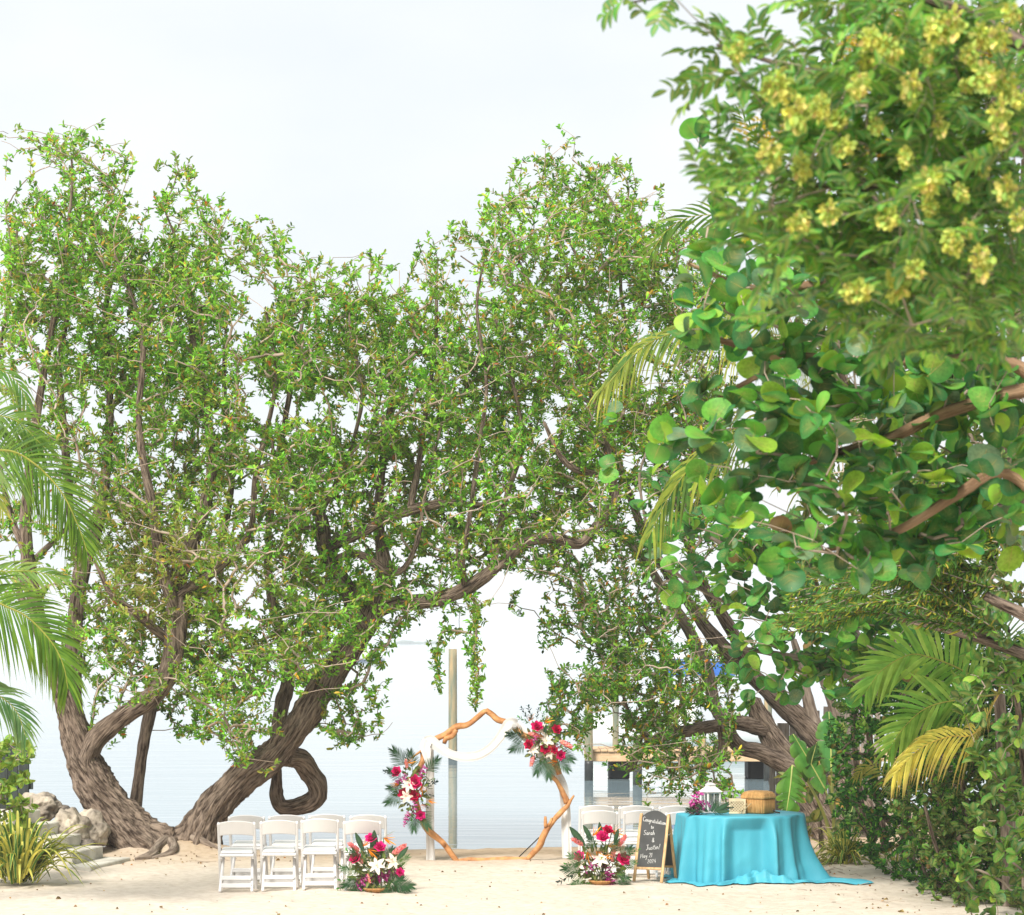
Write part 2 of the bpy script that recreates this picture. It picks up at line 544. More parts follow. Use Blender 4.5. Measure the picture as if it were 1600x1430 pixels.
M['gelcoat'] = mat('white_gelcoat', (0.8, 0.8, 0.78), 0.25, (0.74, 0.74, 0.72), 2)
M['navy'] = mat('navy_stripe', (0.03, 0.06, 0.12), 0.4)
M['cream'] = mat('cream_cabin', (0.78, 0.74, 0.58), 0.4)
M['blue_canvas'] = mat('blue_canvas', (0.03, 0.13, 0.42), 0.8, (0.02, 0.09, 0.34), 2)
M['glass'] = mat('tinted_glass', (0.05, 0.07, 0.08), 0.1)
Yb = 380
t = thing('motorboat', 'small white motorboat far out on the water beside the left tree trunk', 'boat', (P(563, 0, Yb).x, Yb, WZ))
b = Vector(t.location)
mb = MB(); hull(mb, b + Vector((0, 0, .15)), 6.6, 2.2, .85); mb.build('hull', M['gelcoat'], t, True)
MB().box(b + Vector((0, 0, .12)), (6.3, 1.5, .2)).build('waterline_stripe', M['navy'], t)
MB().box(b + Vector((.6, 0, 1.5)), (3.2, 1.6, .12), None, 0, .05).build('hardtop', M['cream'], t)
MB().box(b + Vector((.3, 0, 1.15)), (1.6, 1.2, .5), None, 0, .1).build('console', M['cream'], t)
for sx in (-.7, 1.9):
    for sy in (-.6, .6):
        MB().tube([b + Vector((sx, sy, .9)), b + Vector((sx, sy, 1.46))], .05, 6).build('top_pole', M['gelcoat'], t)
MB().box(b + Vector((-3.4, 0, .8)), (.5, .4, .9), None, 0, .08).build('outboard_motor', M['navy'], t)

Yb = 74
t = thing('canopy_boat', 'moored boat under a bright blue canopy, glimpsed through the leaves of the right tree', 'boat', (P(1085, 0, Yb).x, Yb, WZ))
b = Vector(t.location)
mb = MB(); hull(mb, b + Vector((0, 0, .05)), 5.4, 2.0, .75, bow=-1); mb.build('hull', M['gelcoat'], t, True)
zc = P(0, 1033, Yb).z; zl = P(0, 1052, Yb).z
secs = [[Vector((b.x + (k / 10 - .5) * 2.0, b.y + s * .95, zc - .06 * s * s - (0.0 if abs(s) < 1 else zc - zl) * (abs(s) >= 1))) for s in (-1, -.99, -.6, 0, .6, .99, 1)] for k in range(11)]
MB().grid(secs).build('canopy', M['blue_canvas'], t, True)
MB().box((b.x, b.y, zc + .09), (1.5, 1.6, .14), None, 0, .05).build('roof_rack', M['gelcoat'], t)
for sx in (-.95, .95):
    for sy in (-.9, .9):
        MB().tube([(b.x + sx, b.y + sy, .6), (b.x + sx, b.y + sy, zc - .08)], .025, 6).build('canopy_pole', M['gelcoat'], t)
MB().box((b.x - .3, b.y, 1.0), (.7, .8, .7), None, 0, .08).build('console', M['gelcoat'], t)
MB().box((b.x - .6, b.y, 1.5), (.05, .9, .35)).build('windscreen', M['glass'], t)

# ------------------------------------------------------------------ steps, rocks, dark board, fence
M['concrete'] = mat('concrete', (0.60, 0.57, 0.50), 0.9, (0.38, 0.36, 0.31), 3.5, 0.3, 40, ramp=(.3, .6))
M['rock'] = mat('limestone', (0.50, 0.43, 0.34), 0.95, (0.15, 0.125, 0.10), 5, 0.9, 22, ramp=(.36, .62))
M['rock_dark'] = mat('dark_limestone', (0.20, 0.17, 0.14), 0.95, (0.08, 0.07, 0.06), 5, 0.8, 22)
M['dark_board'] = mat('tarred_board', (0.035, 0.05, 0.045), 0.7, (0.02, 0.025, 0.024), 4, 0.3, 18, (5, 5, .6))
st = thing('concrete_steps', 'pale concrete steps climbing left past the boulders and the striped plant', 'steps', (-5.6, 36.2, 0))
rz = Matrix.Rotation(R(-11), 3, 'Z')
base = Vector((P(150, 1354, 36.0).x, 36.0, 0))
for k in range(5):
    h0, h1 = (-.08, .055) if k == 0 else (.055 + .155 * (k - 1) - .12, .055 + .155 * k)
    w = .3 if k else .34
    cx = base.x - .29 * k
    L = (1.55, 1.15, 1.1, 1.05, 1.0)[k]
    if k == 4: w = .62; cx -= .12
    o = MB().box((cx, 36.15 + .1 * k, (h0 + h1) / 2), (w + .02, L, h1 - h0), rz, 0, .012)
    o.build('step', M['concrete'], st)

def rock(name, px0, py0, Y, rx, ry, rz_, seed, m, label, squash=1.0):
    c = P(px0, py0, Y)
    bpy_me = bpy.data.meshes.new(name)
    import bmesh
    bm = bmesh.new()
    bmesh.ops.create_icosphere(bm, subdivisions=5, radius=1)
    for v in bm.verts:
        p = v.co.copy()
        q = p + Vector((seed * 3.1, seed * 1.7, 0))
        d = 1 + .30 * noise.noise(q * 1.1) + .16 * noise.noise(q * 2.6) + .07 * noise.noise(q * 6) + .035 * noise.noise(q * 14)
        pit = noise.noise(q * 4.3 + Vector((5, 5, 5)))
        if pit > .35: d -= (pit - .35) * .35
        v.co = Vector((p.x * rx, p.y * ry, p.z * rz_)) * d + c
    bm.to_mesh(bpy_me); bm.free()
    bpy_me.polygons.foreach_set('use_smooth', [True] * len(bpy_me.polygons))
    bpy_me.materials.append(m)
    o = obj(name, bpy_me)
    return tag(o, label, 'rock', None)
S = 36.9 / F
rock('boulder', 108, 1300, 37.2, 30 * S, .35, 34 * S, 1, M['rock'], 'pale rounded limestone boulder right beside the concrete steps')
rock('boulder', 143, 1301, 37.5, 27 * S, .32, 33 * S, 2, M['rock'], 'pitted limestone boulder with a dark hole, rightmost of the pale rocks')
rock('boulder', 62, 1262, 38.0, 34 * S, .4, 24 * S, 3, M['rock'], 'craggy limestone rock at the top of the steps by the dark board')
rock('boulder', 102, 1268, 38.1, 15 * S, .16, 9 * S, 4, M['rock_dark'], 'small dark rock lodged between the pale boulders')
rock('boulder', 132, 1322, 37.0, 18 * S, .2, 12 * S, 6, M['rock_dark'], 'low dark stone at the foot of the pitted boulder')
rock('boulder', 188, 1322, 38.6, 24 * S, .2, 26 * S, 5, M['rock_dark'], 'flat dark stone slab leaning behind the base of the left trunk')
c = P(32, 1182, 38.5)
t = thing('board_panel', 'upright dark tarred board wall above the rocks at the left edge', 'board wall', (c.x, 38.5, 0))
for k in range(2):
    MB().box((P(21 + 16.5 * k, 0, 38.5).x, 38.5 + .006 * k, c.z / 2 + .1), (px2m(15.6, 38.5), .05, c.z + .1), None, 0, .006).build('board', M['dark_board'], t)
for k in range(1, 3):
    MB().box((P(4.5 - 16.5 * (k - 1), 0, 38.5).x, 38.5 + .006 * k, c.z / 2 + .1), (px2m(15.6, 38.5), .05, c.z + .1), None, 0, .006).build('board', M['dark_board'], t)
MB().box((c.x - .15, 38.56, .9), (.62, .05, .09)).build('rail', M['dark_board'], t)

t = thing('plank_fence', 'weathered grey plank fence behind the leaning trunk and the banana leaves', 'fence', (P(1270, 0, 43.5).x, 43.5, 0))
for k in range(17):
    pxk = 1207 + k * 10.2
    Yk = 43.6 - .09 * k
    top = 1132 - 3.4 * k + random.uniform(-4, 4) if k > 2 else 1130 + random.uniform(-3, 3)
    c = P(pxk, top, Yk)
    w = px2m(9.4, Yk)
    rk = Matrix.Rotation(R(random.uniform(-2, 2)), 3, 'Y')
    MB().box((c.x, Yk + random.uniform(-.01, .01), c.z / 2 - .1), (w, .03, c.z + .2), rk, 0, .004).build('plank', M['fence'], t)
MB().box((P(1290, 0, 43.3).x, 43.3, .7), (1.9, .05, .1), Matrix.Rotation(R(-30), 3, 'Z')).build('rail', M['fence'], t)
# ------------------------------------------------------------------ trees: bark tubes, grown twigs, leaves
def bark_tube(name, rows, m, parent, seg=20, step=.06, rough=.2, base=False, seed=0.0, twist=.5):
    path = smooth_path(rows, step)
    n = len(path)
    pts = path[:, :3]
    tang = np.gradient(pts, axis=0)
    tang /= np.linalg.norm(tang, axis=1)[:, None] + 1e-9
    u = np.array(Vector(tang[0]).orthogonal().normalized())
    vs, bk = [], []
    s = 0.0
    for i in range(n):
        if i: s += float(np.linalg.norm(pts[i] - pts[i - 1]))
        t = tang[i]
        u = u - t * u.dot(t); u /= np.linalg.norm(u) + 1e-9
        w = np.cross(t, u)
        r = max(path[i, 3], .003)
        lump = 1 + .13 * noise.noise(Vector((seed, s * 1.6, 4))) + .07 * noise.noise(Vector((seed, s * 4.5, 14)))
        for k in range(seg):
            a = 2 * math.pi * k / seg
            ca, sa = math.cos(a), math.sin(a)
            at = a + twist * s
            q = Vector((math.cos(at) * r * 9 + seed, math.sin(at) * r * 9, s * 1.25))
            n1 = noise.noise(q)
            n2 = noise.noise(q * 2.3 + Vector((7, 0, 0)))
            n3 = noise.noise(q * 4.7 + Vector((0, 9, 0))) if seg > 30 else 0
            ridge = (1 - abs(n1) * 2.4) * .5 + (1 - abs(n2) * 2.2) * .4 - abs(n3) * .5 + .1
            rr = r * lump * (1 + rough * (ridge - .5)) + r * .24 * noise.noise(Vector((math.cos(at) * 1.1 + seed, math.sin(at) * 1.1, s * .7)))
            if base:
                g = math.exp(-max(0, pts[i][2] - .02) / .30)
                rr *= 1 + g * (.18 + .75 * max(0, noise.noise(Vector((ca * 2.2 + seed, sa * 2.2, .3)))))
            p = pts[i] + (u * ca + w * sa) * rr
            vs.append(p)
            bk.append((math.cos(at) * r + seed, math.sin(at) * r, s * .11))
    fs = [(i * seg + k, i * seg + (k + 1) % seg, (i + 1) * seg + (k + 1) % seg, (i + 1) * seg + k) for i in range(n - 1) for k in range(seg)]
    vs.append(pts[-1] + tang[-1] * path[-1, 3] * .8); bk.append((seed, 0, s * .16 + .02))
    fs += [((n - 1) * seg + k, (n - 1) * seg + (k + 1) % seg, len(vs) - 1) for k in range(seg)]
    vs.append(pts[0] - tang[0] * path[0, 3] * .3); bk.append((seed, 0, -.02))
    fs += [((k + 1) % seg, k, len(vs) - 1) for k in range(seg)]
    me = bpy.data.meshes.new(name)
    me.from_pydata([tuple(v) for v in vs], [], fs)
    at_ = me.attributes.new('bark', 'FLOAT_VECTOR', 'POINT')
    at_.data.foreach_set('vector', np.array(bk, np.float32).ravel())
    me.polygons.foreach_set('use_smooth', [True] * len(fs))
    me.materials.append(m)
    obj(name, me, parent)
    return path

def limb_rows(spec, Y):
    out = []
    for q in spec:
        dY = q[3] if len(q) > 3 else 0
        c = P(q[0], q[1], Y + dY)
        out.append((c.x, c.y, c.z, px2m(q[2], Y + dY) / 2))
    return out

def grow(skel, att, up_pen=.6, back_pen=0.0):
    """Join every attractor to the nearest wood already there (a spanning tree). Returns parent index
    (into skel + att) per attractor and the order they joined."""
    N = len(att)
    best = np.full(N, 1e9); par = np.zeros(N, int)
    for i0 in range(0, len(skel), 400):
        S = skel[i0:i0 + 400]
        d = att[:, None] - S[None]
        L = np.sqrt((d ** 2).sum(2)) * (1 + up_pen * (d[:, :, 2] < 0))
        j = L.argmin(1); v = L[np.arange(N), j]
        m = v < best
        best[m] = v[m]; par[m] = j[m] + i0
    done = np.zeros(N, bool); order = []
    for _ in range(N):
        c = np.where(done, 1e9, best)
        i = int(c.argmin())
        done[i] = True; order.append(i)
        d = att - att[i]
        L = np.sqrt((d ** 2).sum(1)) * (1 + up_pen * (d[:, 2] < 0)) + .02
        m = (L < best) & ~done
        best[m] = L[m]; par[m] = len(skel) + i
    return par, order

def np_mesh(name, V, Fc, mats, cols=None, smooth=False):
    me = bpy.data.meshes.new(name)
    k = Fc.shape[1]
    me.vertices.add(len(V)); me.vertices.foreach_set('co', np.ascontiguousarray(V, np.float32).ravel())
    me.loops.add(Fc.size); me.loops.foreach_set('vertex_index', np.ascontiguousarray(Fc, np.int32).ravel())
    me.polygons.add(len(Fc)); me.polygons.foreach_set('loop_start', np.arange(len(Fc), dtype=np.int32) * k)
    me.polygons.foreach_set('use_smooth', np.full(len(Fc), smooth))
    me.update(calc_edges=True)
    if cols is not None:
        a = me.color_attributes.new('Col', 'FLOAT_COLOR', 'POINT')
        c4 = np.ones((len(V), 4), np.float32); c4[:, :3] = cols
        a.data.foreach_set('color', c4.ravel())
    me.materials.append(mats)
    return me

def norm(a): return a / (np.linalg.norm(a, axis=-1, keepdims=True) + 1e-9)

def twig_mesh(name, A, B, rA, rB, m, parent, sides=4, sag=.12, kind='stuff'):
    """Thin curved twigs from A to B as one mesh."""
    n = len(A)
    d = B - A; L = np.linalg.norm(d, axis=1, keepdims=True)
    t = d / (L + 1e-9)
    u = norm(np.cross(t, norm(rng.normal(size=(n, 3)))))
    w = np.cross(t, u)
    mid = (A + B) / 2 + u * L * rng.normal(0, .09, (n, 1)) + np.array([[0, 0, 1]]) * L * sag * .3
    rings = []
    for c, r in ((A, rA), (mid, (rA + rB) / 2), (B, rB)):
        for k in range(sides):
            a = 2 * math.pi * k / sides
            rings.append(c + (u * math.cos(a) + w * math.sin(a)) * r[:, None])
    V = np.stack(rings, 1).reshape(-1, 3)
    f = []
    for i in range(2):
        for k in range(sides):
            k2 = (k + 1) % sides
            f.append((i * sides + k, i * sides + k2, (i + 1) * sides + k2, (i + 1) * sides + k))
    f = np.array(f)
    Fc = (np.arange(n)[:, None, None] * (3 * sides) + f[None]).reshape(-1, 4)
    return obj(name, np_mesh(name, V, Fc, m, None, True), parent, kind)

# leaf templates: (along, across, normal), triangles, vein mask
def tmpl_lance():
    T = np.array([(0, 0, 0), (.34, .44, .10), (.34, -.44, .10), (.76, .42, .06), (.76, -.42, .06), (1, 0, -.08)], float)
    return T, np.array([(0, 5, 3), (0, 3, 1), (0, 2, 4), (0, 4, 5)]), np.zeros(6)
def tmpl_oval(n=7, cup=.1, blunt=True):
    xs = np.linspace(0, 1, n)
    T, tri, vein = [], [], []
    for i, x in enumerate(xs):
        w = .5 * math.sin(math.pi * min(1, (x * .94 + .03))) ** (.6 if blunt else .9)
        z = -.22 * (x - .3) ** 2
        T += [(x, 0, z), (x, w, z + cup * w * 2), (x, -w, z + cup * w * 2)]
        vein += [.6, 0, 0]
    for i in range(n - 1):
        a, b = i * 3, i * 3 + 3
        tri += [(a, b, b + 1), (a, b + 1, a + 1), (a, a + 2, b + 2), (a, b + 2, b)]
    return np.array(T), np.array(tri), np.array(vein)
def tmpl_round(cup=.12, wob=.05, seed=0):
    """Sea grape leaf: near-circular plate, notched at the stalk, gently waved, raised pale midrib."""
    n = 18
    T = [(0.04, 0, 0)]; vein = [1]
    r1, r2 = [], []
    for k in range(n):
        a = math.pi + 2 * math.pi * k / n
        notch = .10 * math.exp(-((k if k < n / 2 else n - k) / 1.2) ** 2)
        rr = .5 * (1 + .03 * math.sin(3 * a + seed)) - notch
        x, y = .5 + rr * math.cos(a), rr * math.sin(a) * 1.08
        T.append((x, y, cup * (y * y * 2.4) - .16 * (x - .5) ** 2 + wob * math.sin(2 * a + seed)))
        vein.append(0)
    for k in range(n):
        a = math.pi + 2 * math.pi * k / n
        x, y = .5 + .27 * math.cos(a), .27 * math.sin(a) * 1.08
        T.append((x, y, cup * (y * y * 2.4) - .16 * (x - .5) ** 2 + wob * .4 * math.sin(2 * a + seed)))
        vein.append(.12)
    c = len(T); T.append((.5, 0, 0)); vein.append(.35)
    tri = []
    for k in range(n):
        k2 = (k + 1) % n
        tri += [(1 + k, 1 + k2, 1 + n + k2), (1 + k, 1 + n + k2, 1 + n + k), (1 + n + k, 1 + n + k2, c)]
    # midrib and side veins: thin raised strips
    def strip(x0, y0, x1, y1, w):
        b = len(T)
        d = math.hypot(x1 - x0, y1 - y0); nx, ny = -(y1 - y0) / d * w, (x1 - x0) / d * w
        for (x, y, sg) in ((x0, y0, 1), (x0, y0, -1), (x1, y1, .3), (x1, y1, -.3)):
            X, Yy = x + nx * sg, y + ny * sg
            T.append((X, Yy, cup * (Yy * Yy * 2.4) - .16 * (X - .5) ** 2 + .012)); vein.append(1)
        tri.extend([(b, b + 2, b + 1), (b + 1, b + 2, b + 3)])
    strip(.03, 0, .93, 0, .016)
    for (x, l, sg) in ((.14, .30, 1), (.14, .30, -1), (.34, .34, 1), (.36, .34, -1), (.56, .26, 1), (.58, .26, -1)):
        strip(x, 0, x + l * .62, sg * l, .008)
    return np.array(T, float), np.array(tri), np.array(vein, float)

def leaf_verts(tm, pos, d, nrm, L, W):
    T = tm[0]
    d = norm(d); side = norm(np.cross(nrm, d)); nn = np.cross(d, side)
    L = np.asarray(L)[:, None, None]; W = np.asarray(W)[:, None, None]
    return pos[:, None] + T[None, :, 0:1] * L * d[:, None] + T[None, :, 1:2] * W * side[:, None] + T[None, :, 2:3] * L * nn[:, None]

VEIN = np.array((.52, .42, .15))
def leaf_mesh(name, tm, pos, d, nrm, L, W, C, m, parent, kind='stuff', smooth=False, vein=VEIN):
    V = leaf_verts(tm, pos, d, nrm, L, W)
    k = V.shape[1]
    Fc = (np.arange(len(pos))[:, None, None] * k + tm[1][None]).reshape(-1, 3)
    vm = tm[2][None, :, None] * .75
    cc = (C[:, None] * (1 - vm) + vein[None, None] * vm)
    return obj(name, np_mesh(name, V.reshape(-1, 3), Fc, m, cc.reshape(-1, 3), smooth), parent, kind)

def leaf_objects(name, tms, pos, d, nrm, L, W, C, m, parent, n_ind, palette):
    """The n_ind leaves that show largest become objects of their own (sharing a few meshes);
    the rest one mesh."""
    dist = pos[:, 1]
    facing = np.abs(norm(nrm)[:, 1]) * .6 + .4
    score = L * W * facing / dist ** 2
    order = np.argsort(-score)
    ind, rest = order[:n_ind], order[n_ind:]
    cache = {}
    pal = np.array(palette)
    dd = norm(d); sd = norm(np.cross(nrm, dd)); nn = np.cross(dd, sd)
    for i in ind:
        pi = int(((pal - C[i]) ** 2).sum(1).argmin()); ti = int(i) % len(tms)
        if (pi, ti) not in cache:
            T, tri, vein = tms[ti]
            vm = vein[:, None] * .75
            cache[(pi, ti)] = np_mesh(name, T, tri, m, pal[pi][None] * (1 - vm) + VEIN[None] * vm, True)
        o = bpy.data.objects.new(name, cache[(pi, ti)])
        link(o, parent)
        M4 = Matrix.Identity(4)
        for r_ in range(3):
            M4[r_][0] = dd[i][r_] * L[i]; M4[r_][1] = sd[i][r_] * W[i]; M4[r_][2] = nn[i][r_] * L[i]; M4[r_][3] = pos[i][r_]
        o.matrix_basis = M4
    if len(rest):
        leaf_mesh('foliage', tms[0], pos[rest], d[rest], nrm[rest], L[rest], W[rest], C[rest], m, parent, 'stuff', True)

def grid_points(rows, c0, Y, per, sdY, cell=50, jit=.14, noise_s=None, cut=-.15, Yfun=None, seed=0.0):
    """Points through the volume of a crown: rows of digits give how leafy each part of its front
    elevation is; depth is spread about Y with deviation sdY."""
    out = []
    for r, (row_i, c_first, digits) in enumerate(rows):
        for k, ch in enumerate(digits):
            d = int(ch) if ch.isdigit() else 0
            n = d * per
            n = int(n) + (random.random() < n - int(n))
            for _ in range(n):
                px_ = (c_first + k + .5 + random.gauss(0, 1) * jit + random.uniform(-.5, .5)) * cell
                py_ = (row_i + .5 + random.gauss(0, 1) * jit + random.uniform(-.5, .5)) * cell
                Yc = Yfun(px_, py_) if Yfun else Y
                yy = Yc + random.gauss(0, 1) * sdY
                p = P(px_, py_, yy)
                if noise_s:
                    q = Vector((p.x * noise_s + seed, p.y * noise_s * .6, p.z * noise_s))
                    if noise.noise(q) + .5 * noise.noise(q * 2.1) < cut + .02 * (8 - d): continue
                out.append(p)
    return np.array([tuple(p) for p in out])

def pick_cols(n, choices):
    """choices: list of (weight, colour, spread)"""
    w = np.array([c[0] for c in choices], float); w /= w.sum()
    idx = rng.choice(len(choices), n, p=w)
    base = np.array([c[1] for c in choices])[idx]
    sp = np.array([c[2] for c in choices])[idx][:, None]
    return np.clip(base * (1 + rng.normal(0, 1, (n, 1)) * sp) * (1 + rng.normal(0, .06, (n, 3))), .005, 1)

def rosettes(node, axis, n_each, L0, spread=(.5, 1.2), back=.07):
    """Leaves set in whorls round each twig end."""
    N = len(node); n = N * n_each
    ax = np.repeat(norm(axis), n_each, 0)
    c = np.repeat(node, n_each, 0)
    u = norm(np.cross(ax, norm(rng.normal(size=(n, 3)))))
    a = rng.uniform(*spread, (n, 1))
    d = ax * np.cos(a) + u * np.sin(a)
    pos = c - ax * rng.uniform(0, back, (n, 1)) + rng.normal(0, .006, (n, 3))
    nrm = norm(ax * 1.0 - d * (ax * d).sum(1, keepdims=True) + rng.normal(0, .45, (n, 3)) + np.array([[0, 0, .5]]))
    L = L0 * rng.uniform(.65, 1.15, n)
    return pos, d, nrm, L

# ------------------------------------------------------------------ the buttonwood trees round the clearing
SPEC = {}
SPEC['left'] = dict(Y=38.0, base=(215, 1335), label='big buttonwood leaning left out of the shared root mound, leftmost trunk of the pair', limbs=[
    ('trunk', 'b', [(246, 1352, 70), (222, 1322, 96), (190, 1280, 84), (150, 1225, 70), (126, 1175, 58), (112, 1130, 47), (100, 1085, 38), (90, 1050, 34)]),
    ('limb', '', [(100, 1085, 36), (78, 1020, 30, -.1), (58, 960, 26, -.2), (44, 880, 22, -.3), (40, 790, 18, -.3), (58, 650, 14, -.2), (78, 530, 11, 0), (98, 420, 8, .1), (112, 300, 5, .2), (112, 240, 3)]),
    ('limb', '', [(122, 1150, 32), (115, 1080, 28, .15), (118, 980, 27, .3), (127, 895, 27, .4), (148, 835, 22, .5), (163, 760, 17, .5), (173, 640, 13, .6), (165, 490, 10, .6), (190, 380, 5, .7)]),
    ('limb', '', [(126, 900, 18, .4), (110, 800, 15, .7), (100, 670, 13, .9), (94, 560, 10, 1.0), (120, 430, 6, 1)]),
    ('limb', '', [(146, 1205, 46), (138, 1182, 38, -.1), (160, 1146, 36, -.25), (203, 1112, 34, -.4), (240, 1085, 33, -.5), (266, 1040, 36, -.5), (276, 970, 38, -.5), (280, 900, 30, -.4), (306, 830, 24, -.3), (330, 740, 17, -.2), (318, 620, 13, 0), (300, 520, 9, .1), (290, 420, 6, .2), (258, 330, 3, .2)]),
    ('limb', '', [(275, 960, 24, -.5), (252, 880, 20, -.7), (238, 790, 16, -.9), (217, 670, 12, -.9), (222, 520, 8, -.8), (180, 400, 5, -.7)]),
    ('limb', '', [(278, 930, 18, -.5), (340, 890, 14, -.8), (390, 830, 11, -1.0), (400, 740, 9, -1), (430, 600, 7, -.8), (415, 480, 4, -.6)]),
    ('limb', '', [(262, 1000, 16, -.5), (215, 960, 14, -.9), (175, 930, 10, -1.2), (150, 880, 6, -1.3)]),
    ('limb', '', [(58, 960, 15, -.2), (30, 930, 12, -.1), (50, 880, 10, .2), (85, 845, 9, .4), (120, 812, 7, .5), (190, 760, 5, .6)]),
    ('limb', '', [(44, 880, 14, -.3), (10, 780, 10, 0), (-10, 640, 8, .2), (10, 480, 6, .2), (30, 340, 4, .2)]),
])
SPEC['slender'] = dict(Y=39.3, base=(213, 1262), label='slender straight dark trunk standing at the waterline behind the left buttonwood', limbs=[
    ('trunk', 'b', [(208, 1285, 22), (213, 1245, 21), (222, 1180, 20), (232, 1125, 22), (243, 1080, 20), (262, 1030, 18), (300, 950, 15), (345, 850, 13), (362, 740, 11), (350, 600, 8), (355, 480, 5)]),
])
SPEC['middle'] = dict(Y=38.2, base=(305, 1338), label='massive buttonwood leaning right with a looped limb, its branches arching over the wedding arch', limbs=[
    ('trunk', 'b', [(288, 1356, 70), (303, 1322, 76), (335, 1262, 64), (382, 1214, 58), (430, 1180, 58), (470, 1130, 53), (505, 1076, 46), (537, 1028, 43), (568, 985, 39), (588, 945, 33)]),
    ('limb', '', [(588, 955, 32), (602, 900, 28), (598, 860, 22), (592, 800, 17, .2), (600, 700, 12, .3), (612, 600, 9, .3), (590, 500, 6, .4)]),
    ('limb', 'k', [(446, 1180, 36, .1), (468, 1186, 36, .3), (485, 1208, 37, .45), (497, 1232, 37, .5), (490, 1250, 34, .55), (464, 1261, 31, .6), (442, 1261, 29, .6), (433, 1247, 25, .6), (432, 1215, 21, .6), (432, 1150, 22, .6), (440, 1100, 24, .6), (450, 1065, 21, .6), (440, 1000, 19, .6), (424, 930, 17, .5), (418, 860, 14, .5), (428, 760, 12, .4), (448, 640, 9, .3), (470, 520, 6, .3), (480, 440, 4, .3)]),
    ('limb', '', [(586, 958, 27), (618, 943, 25, -.2), (675, 938, 25, -.4), (728, 920, 22, -.5), (778, 883, 20, -.6), (820, 849, 20, -.6), (868, 842, 19, -.5), (905, 851, 17, -.4), (926, 830, 17, -.3), (948, 802, 17, -.2), (960, 772, 15, 0), (955, 742, 13, .1), (935, 650, 9, .2), (900, 560, 6, .2)]),
    ('limb', '', [(956, 750, 11, .1), (930, 741, 12, 0), (898, 733, 12, -.2), (875, 712, 9, -.3), (850, 660, 6, -.4)]),
    ('limb', '', [(572, 985, 34), (545, 930, 30, .1), (520, 888, 27, .1), (507, 850, 25, .1), (503, 815, 21, .1), (486, 786, 16, .1), (463, 764, 11, 0), (436, 744, 7, -.1), (420, 660, 5, -.2)]),
    ('limb', 'k', [(510, 862, 22, .1), (530, 846, 20, -.1), (565, 832, 18, -.2), (600, 813, 18, -.3), (640, 798, 17, -.4), (698, 786, 13, -.4), (758, 788, 9, -.4), (800, 750, 6, -.4)]),
    ('limb', '', [(514, 878, 15, 0), (558, 864, 14, -.5), (585, 880, 16, -.6), (610, 896, 14, -.6), (632, 887, 10, -.7), (650, 850, 9, -.7), (658, 810, 7, -.6), (665, 770, 5, -.5), (690, 660, 4, -.4)]),
    ('limb', '', [(506, 832, 10, .1), (486, 824, 8, -.5), (458, 827, 5, -.7)]),
    ('limb', 'p', [(500, 800, 12, .1), (520, 765, 9, -.3), (546, 706, 7, -.5), (565, 630, 7, -.7), (561, 580, 6, -.7), (548, 520, 5, -.7), (546, 460, 4, -.6)]),
    ('limb', 'p', [(565, 620, 6, -.7), (600, 592, 5, -1.0), (648, 552, 4, -1.1)]),
    ('limb', 'p', [(480, 780, 9, .1), (505, 745, 7, -.7), (560, 698, 5, -1.0), (600, 650, 4, -1)]),
    ('limb', '', [(640, 798, 12, -.4), (655, 720, 10, -.2), (665, 640, 8, 0), (680, 540, 7, .1), (682, 450, 5, .1)]),
    ('limb', '', [(728, 920, 14, -.5), (722, 880, 9, -.7), (735, 800, 8, -.8), (748, 700, 8, -.7), (760, 600, 6, -.5), (745, 480, 5, -.4), (760, 390, 3, -.3)]),
    ('limb', '', [(770, 888, 12, -.6), (790, 780, 10, -.2), (815, 690, 9, 0), (800, 590, 7, .1), (775, 500, 5, .2)]),
])
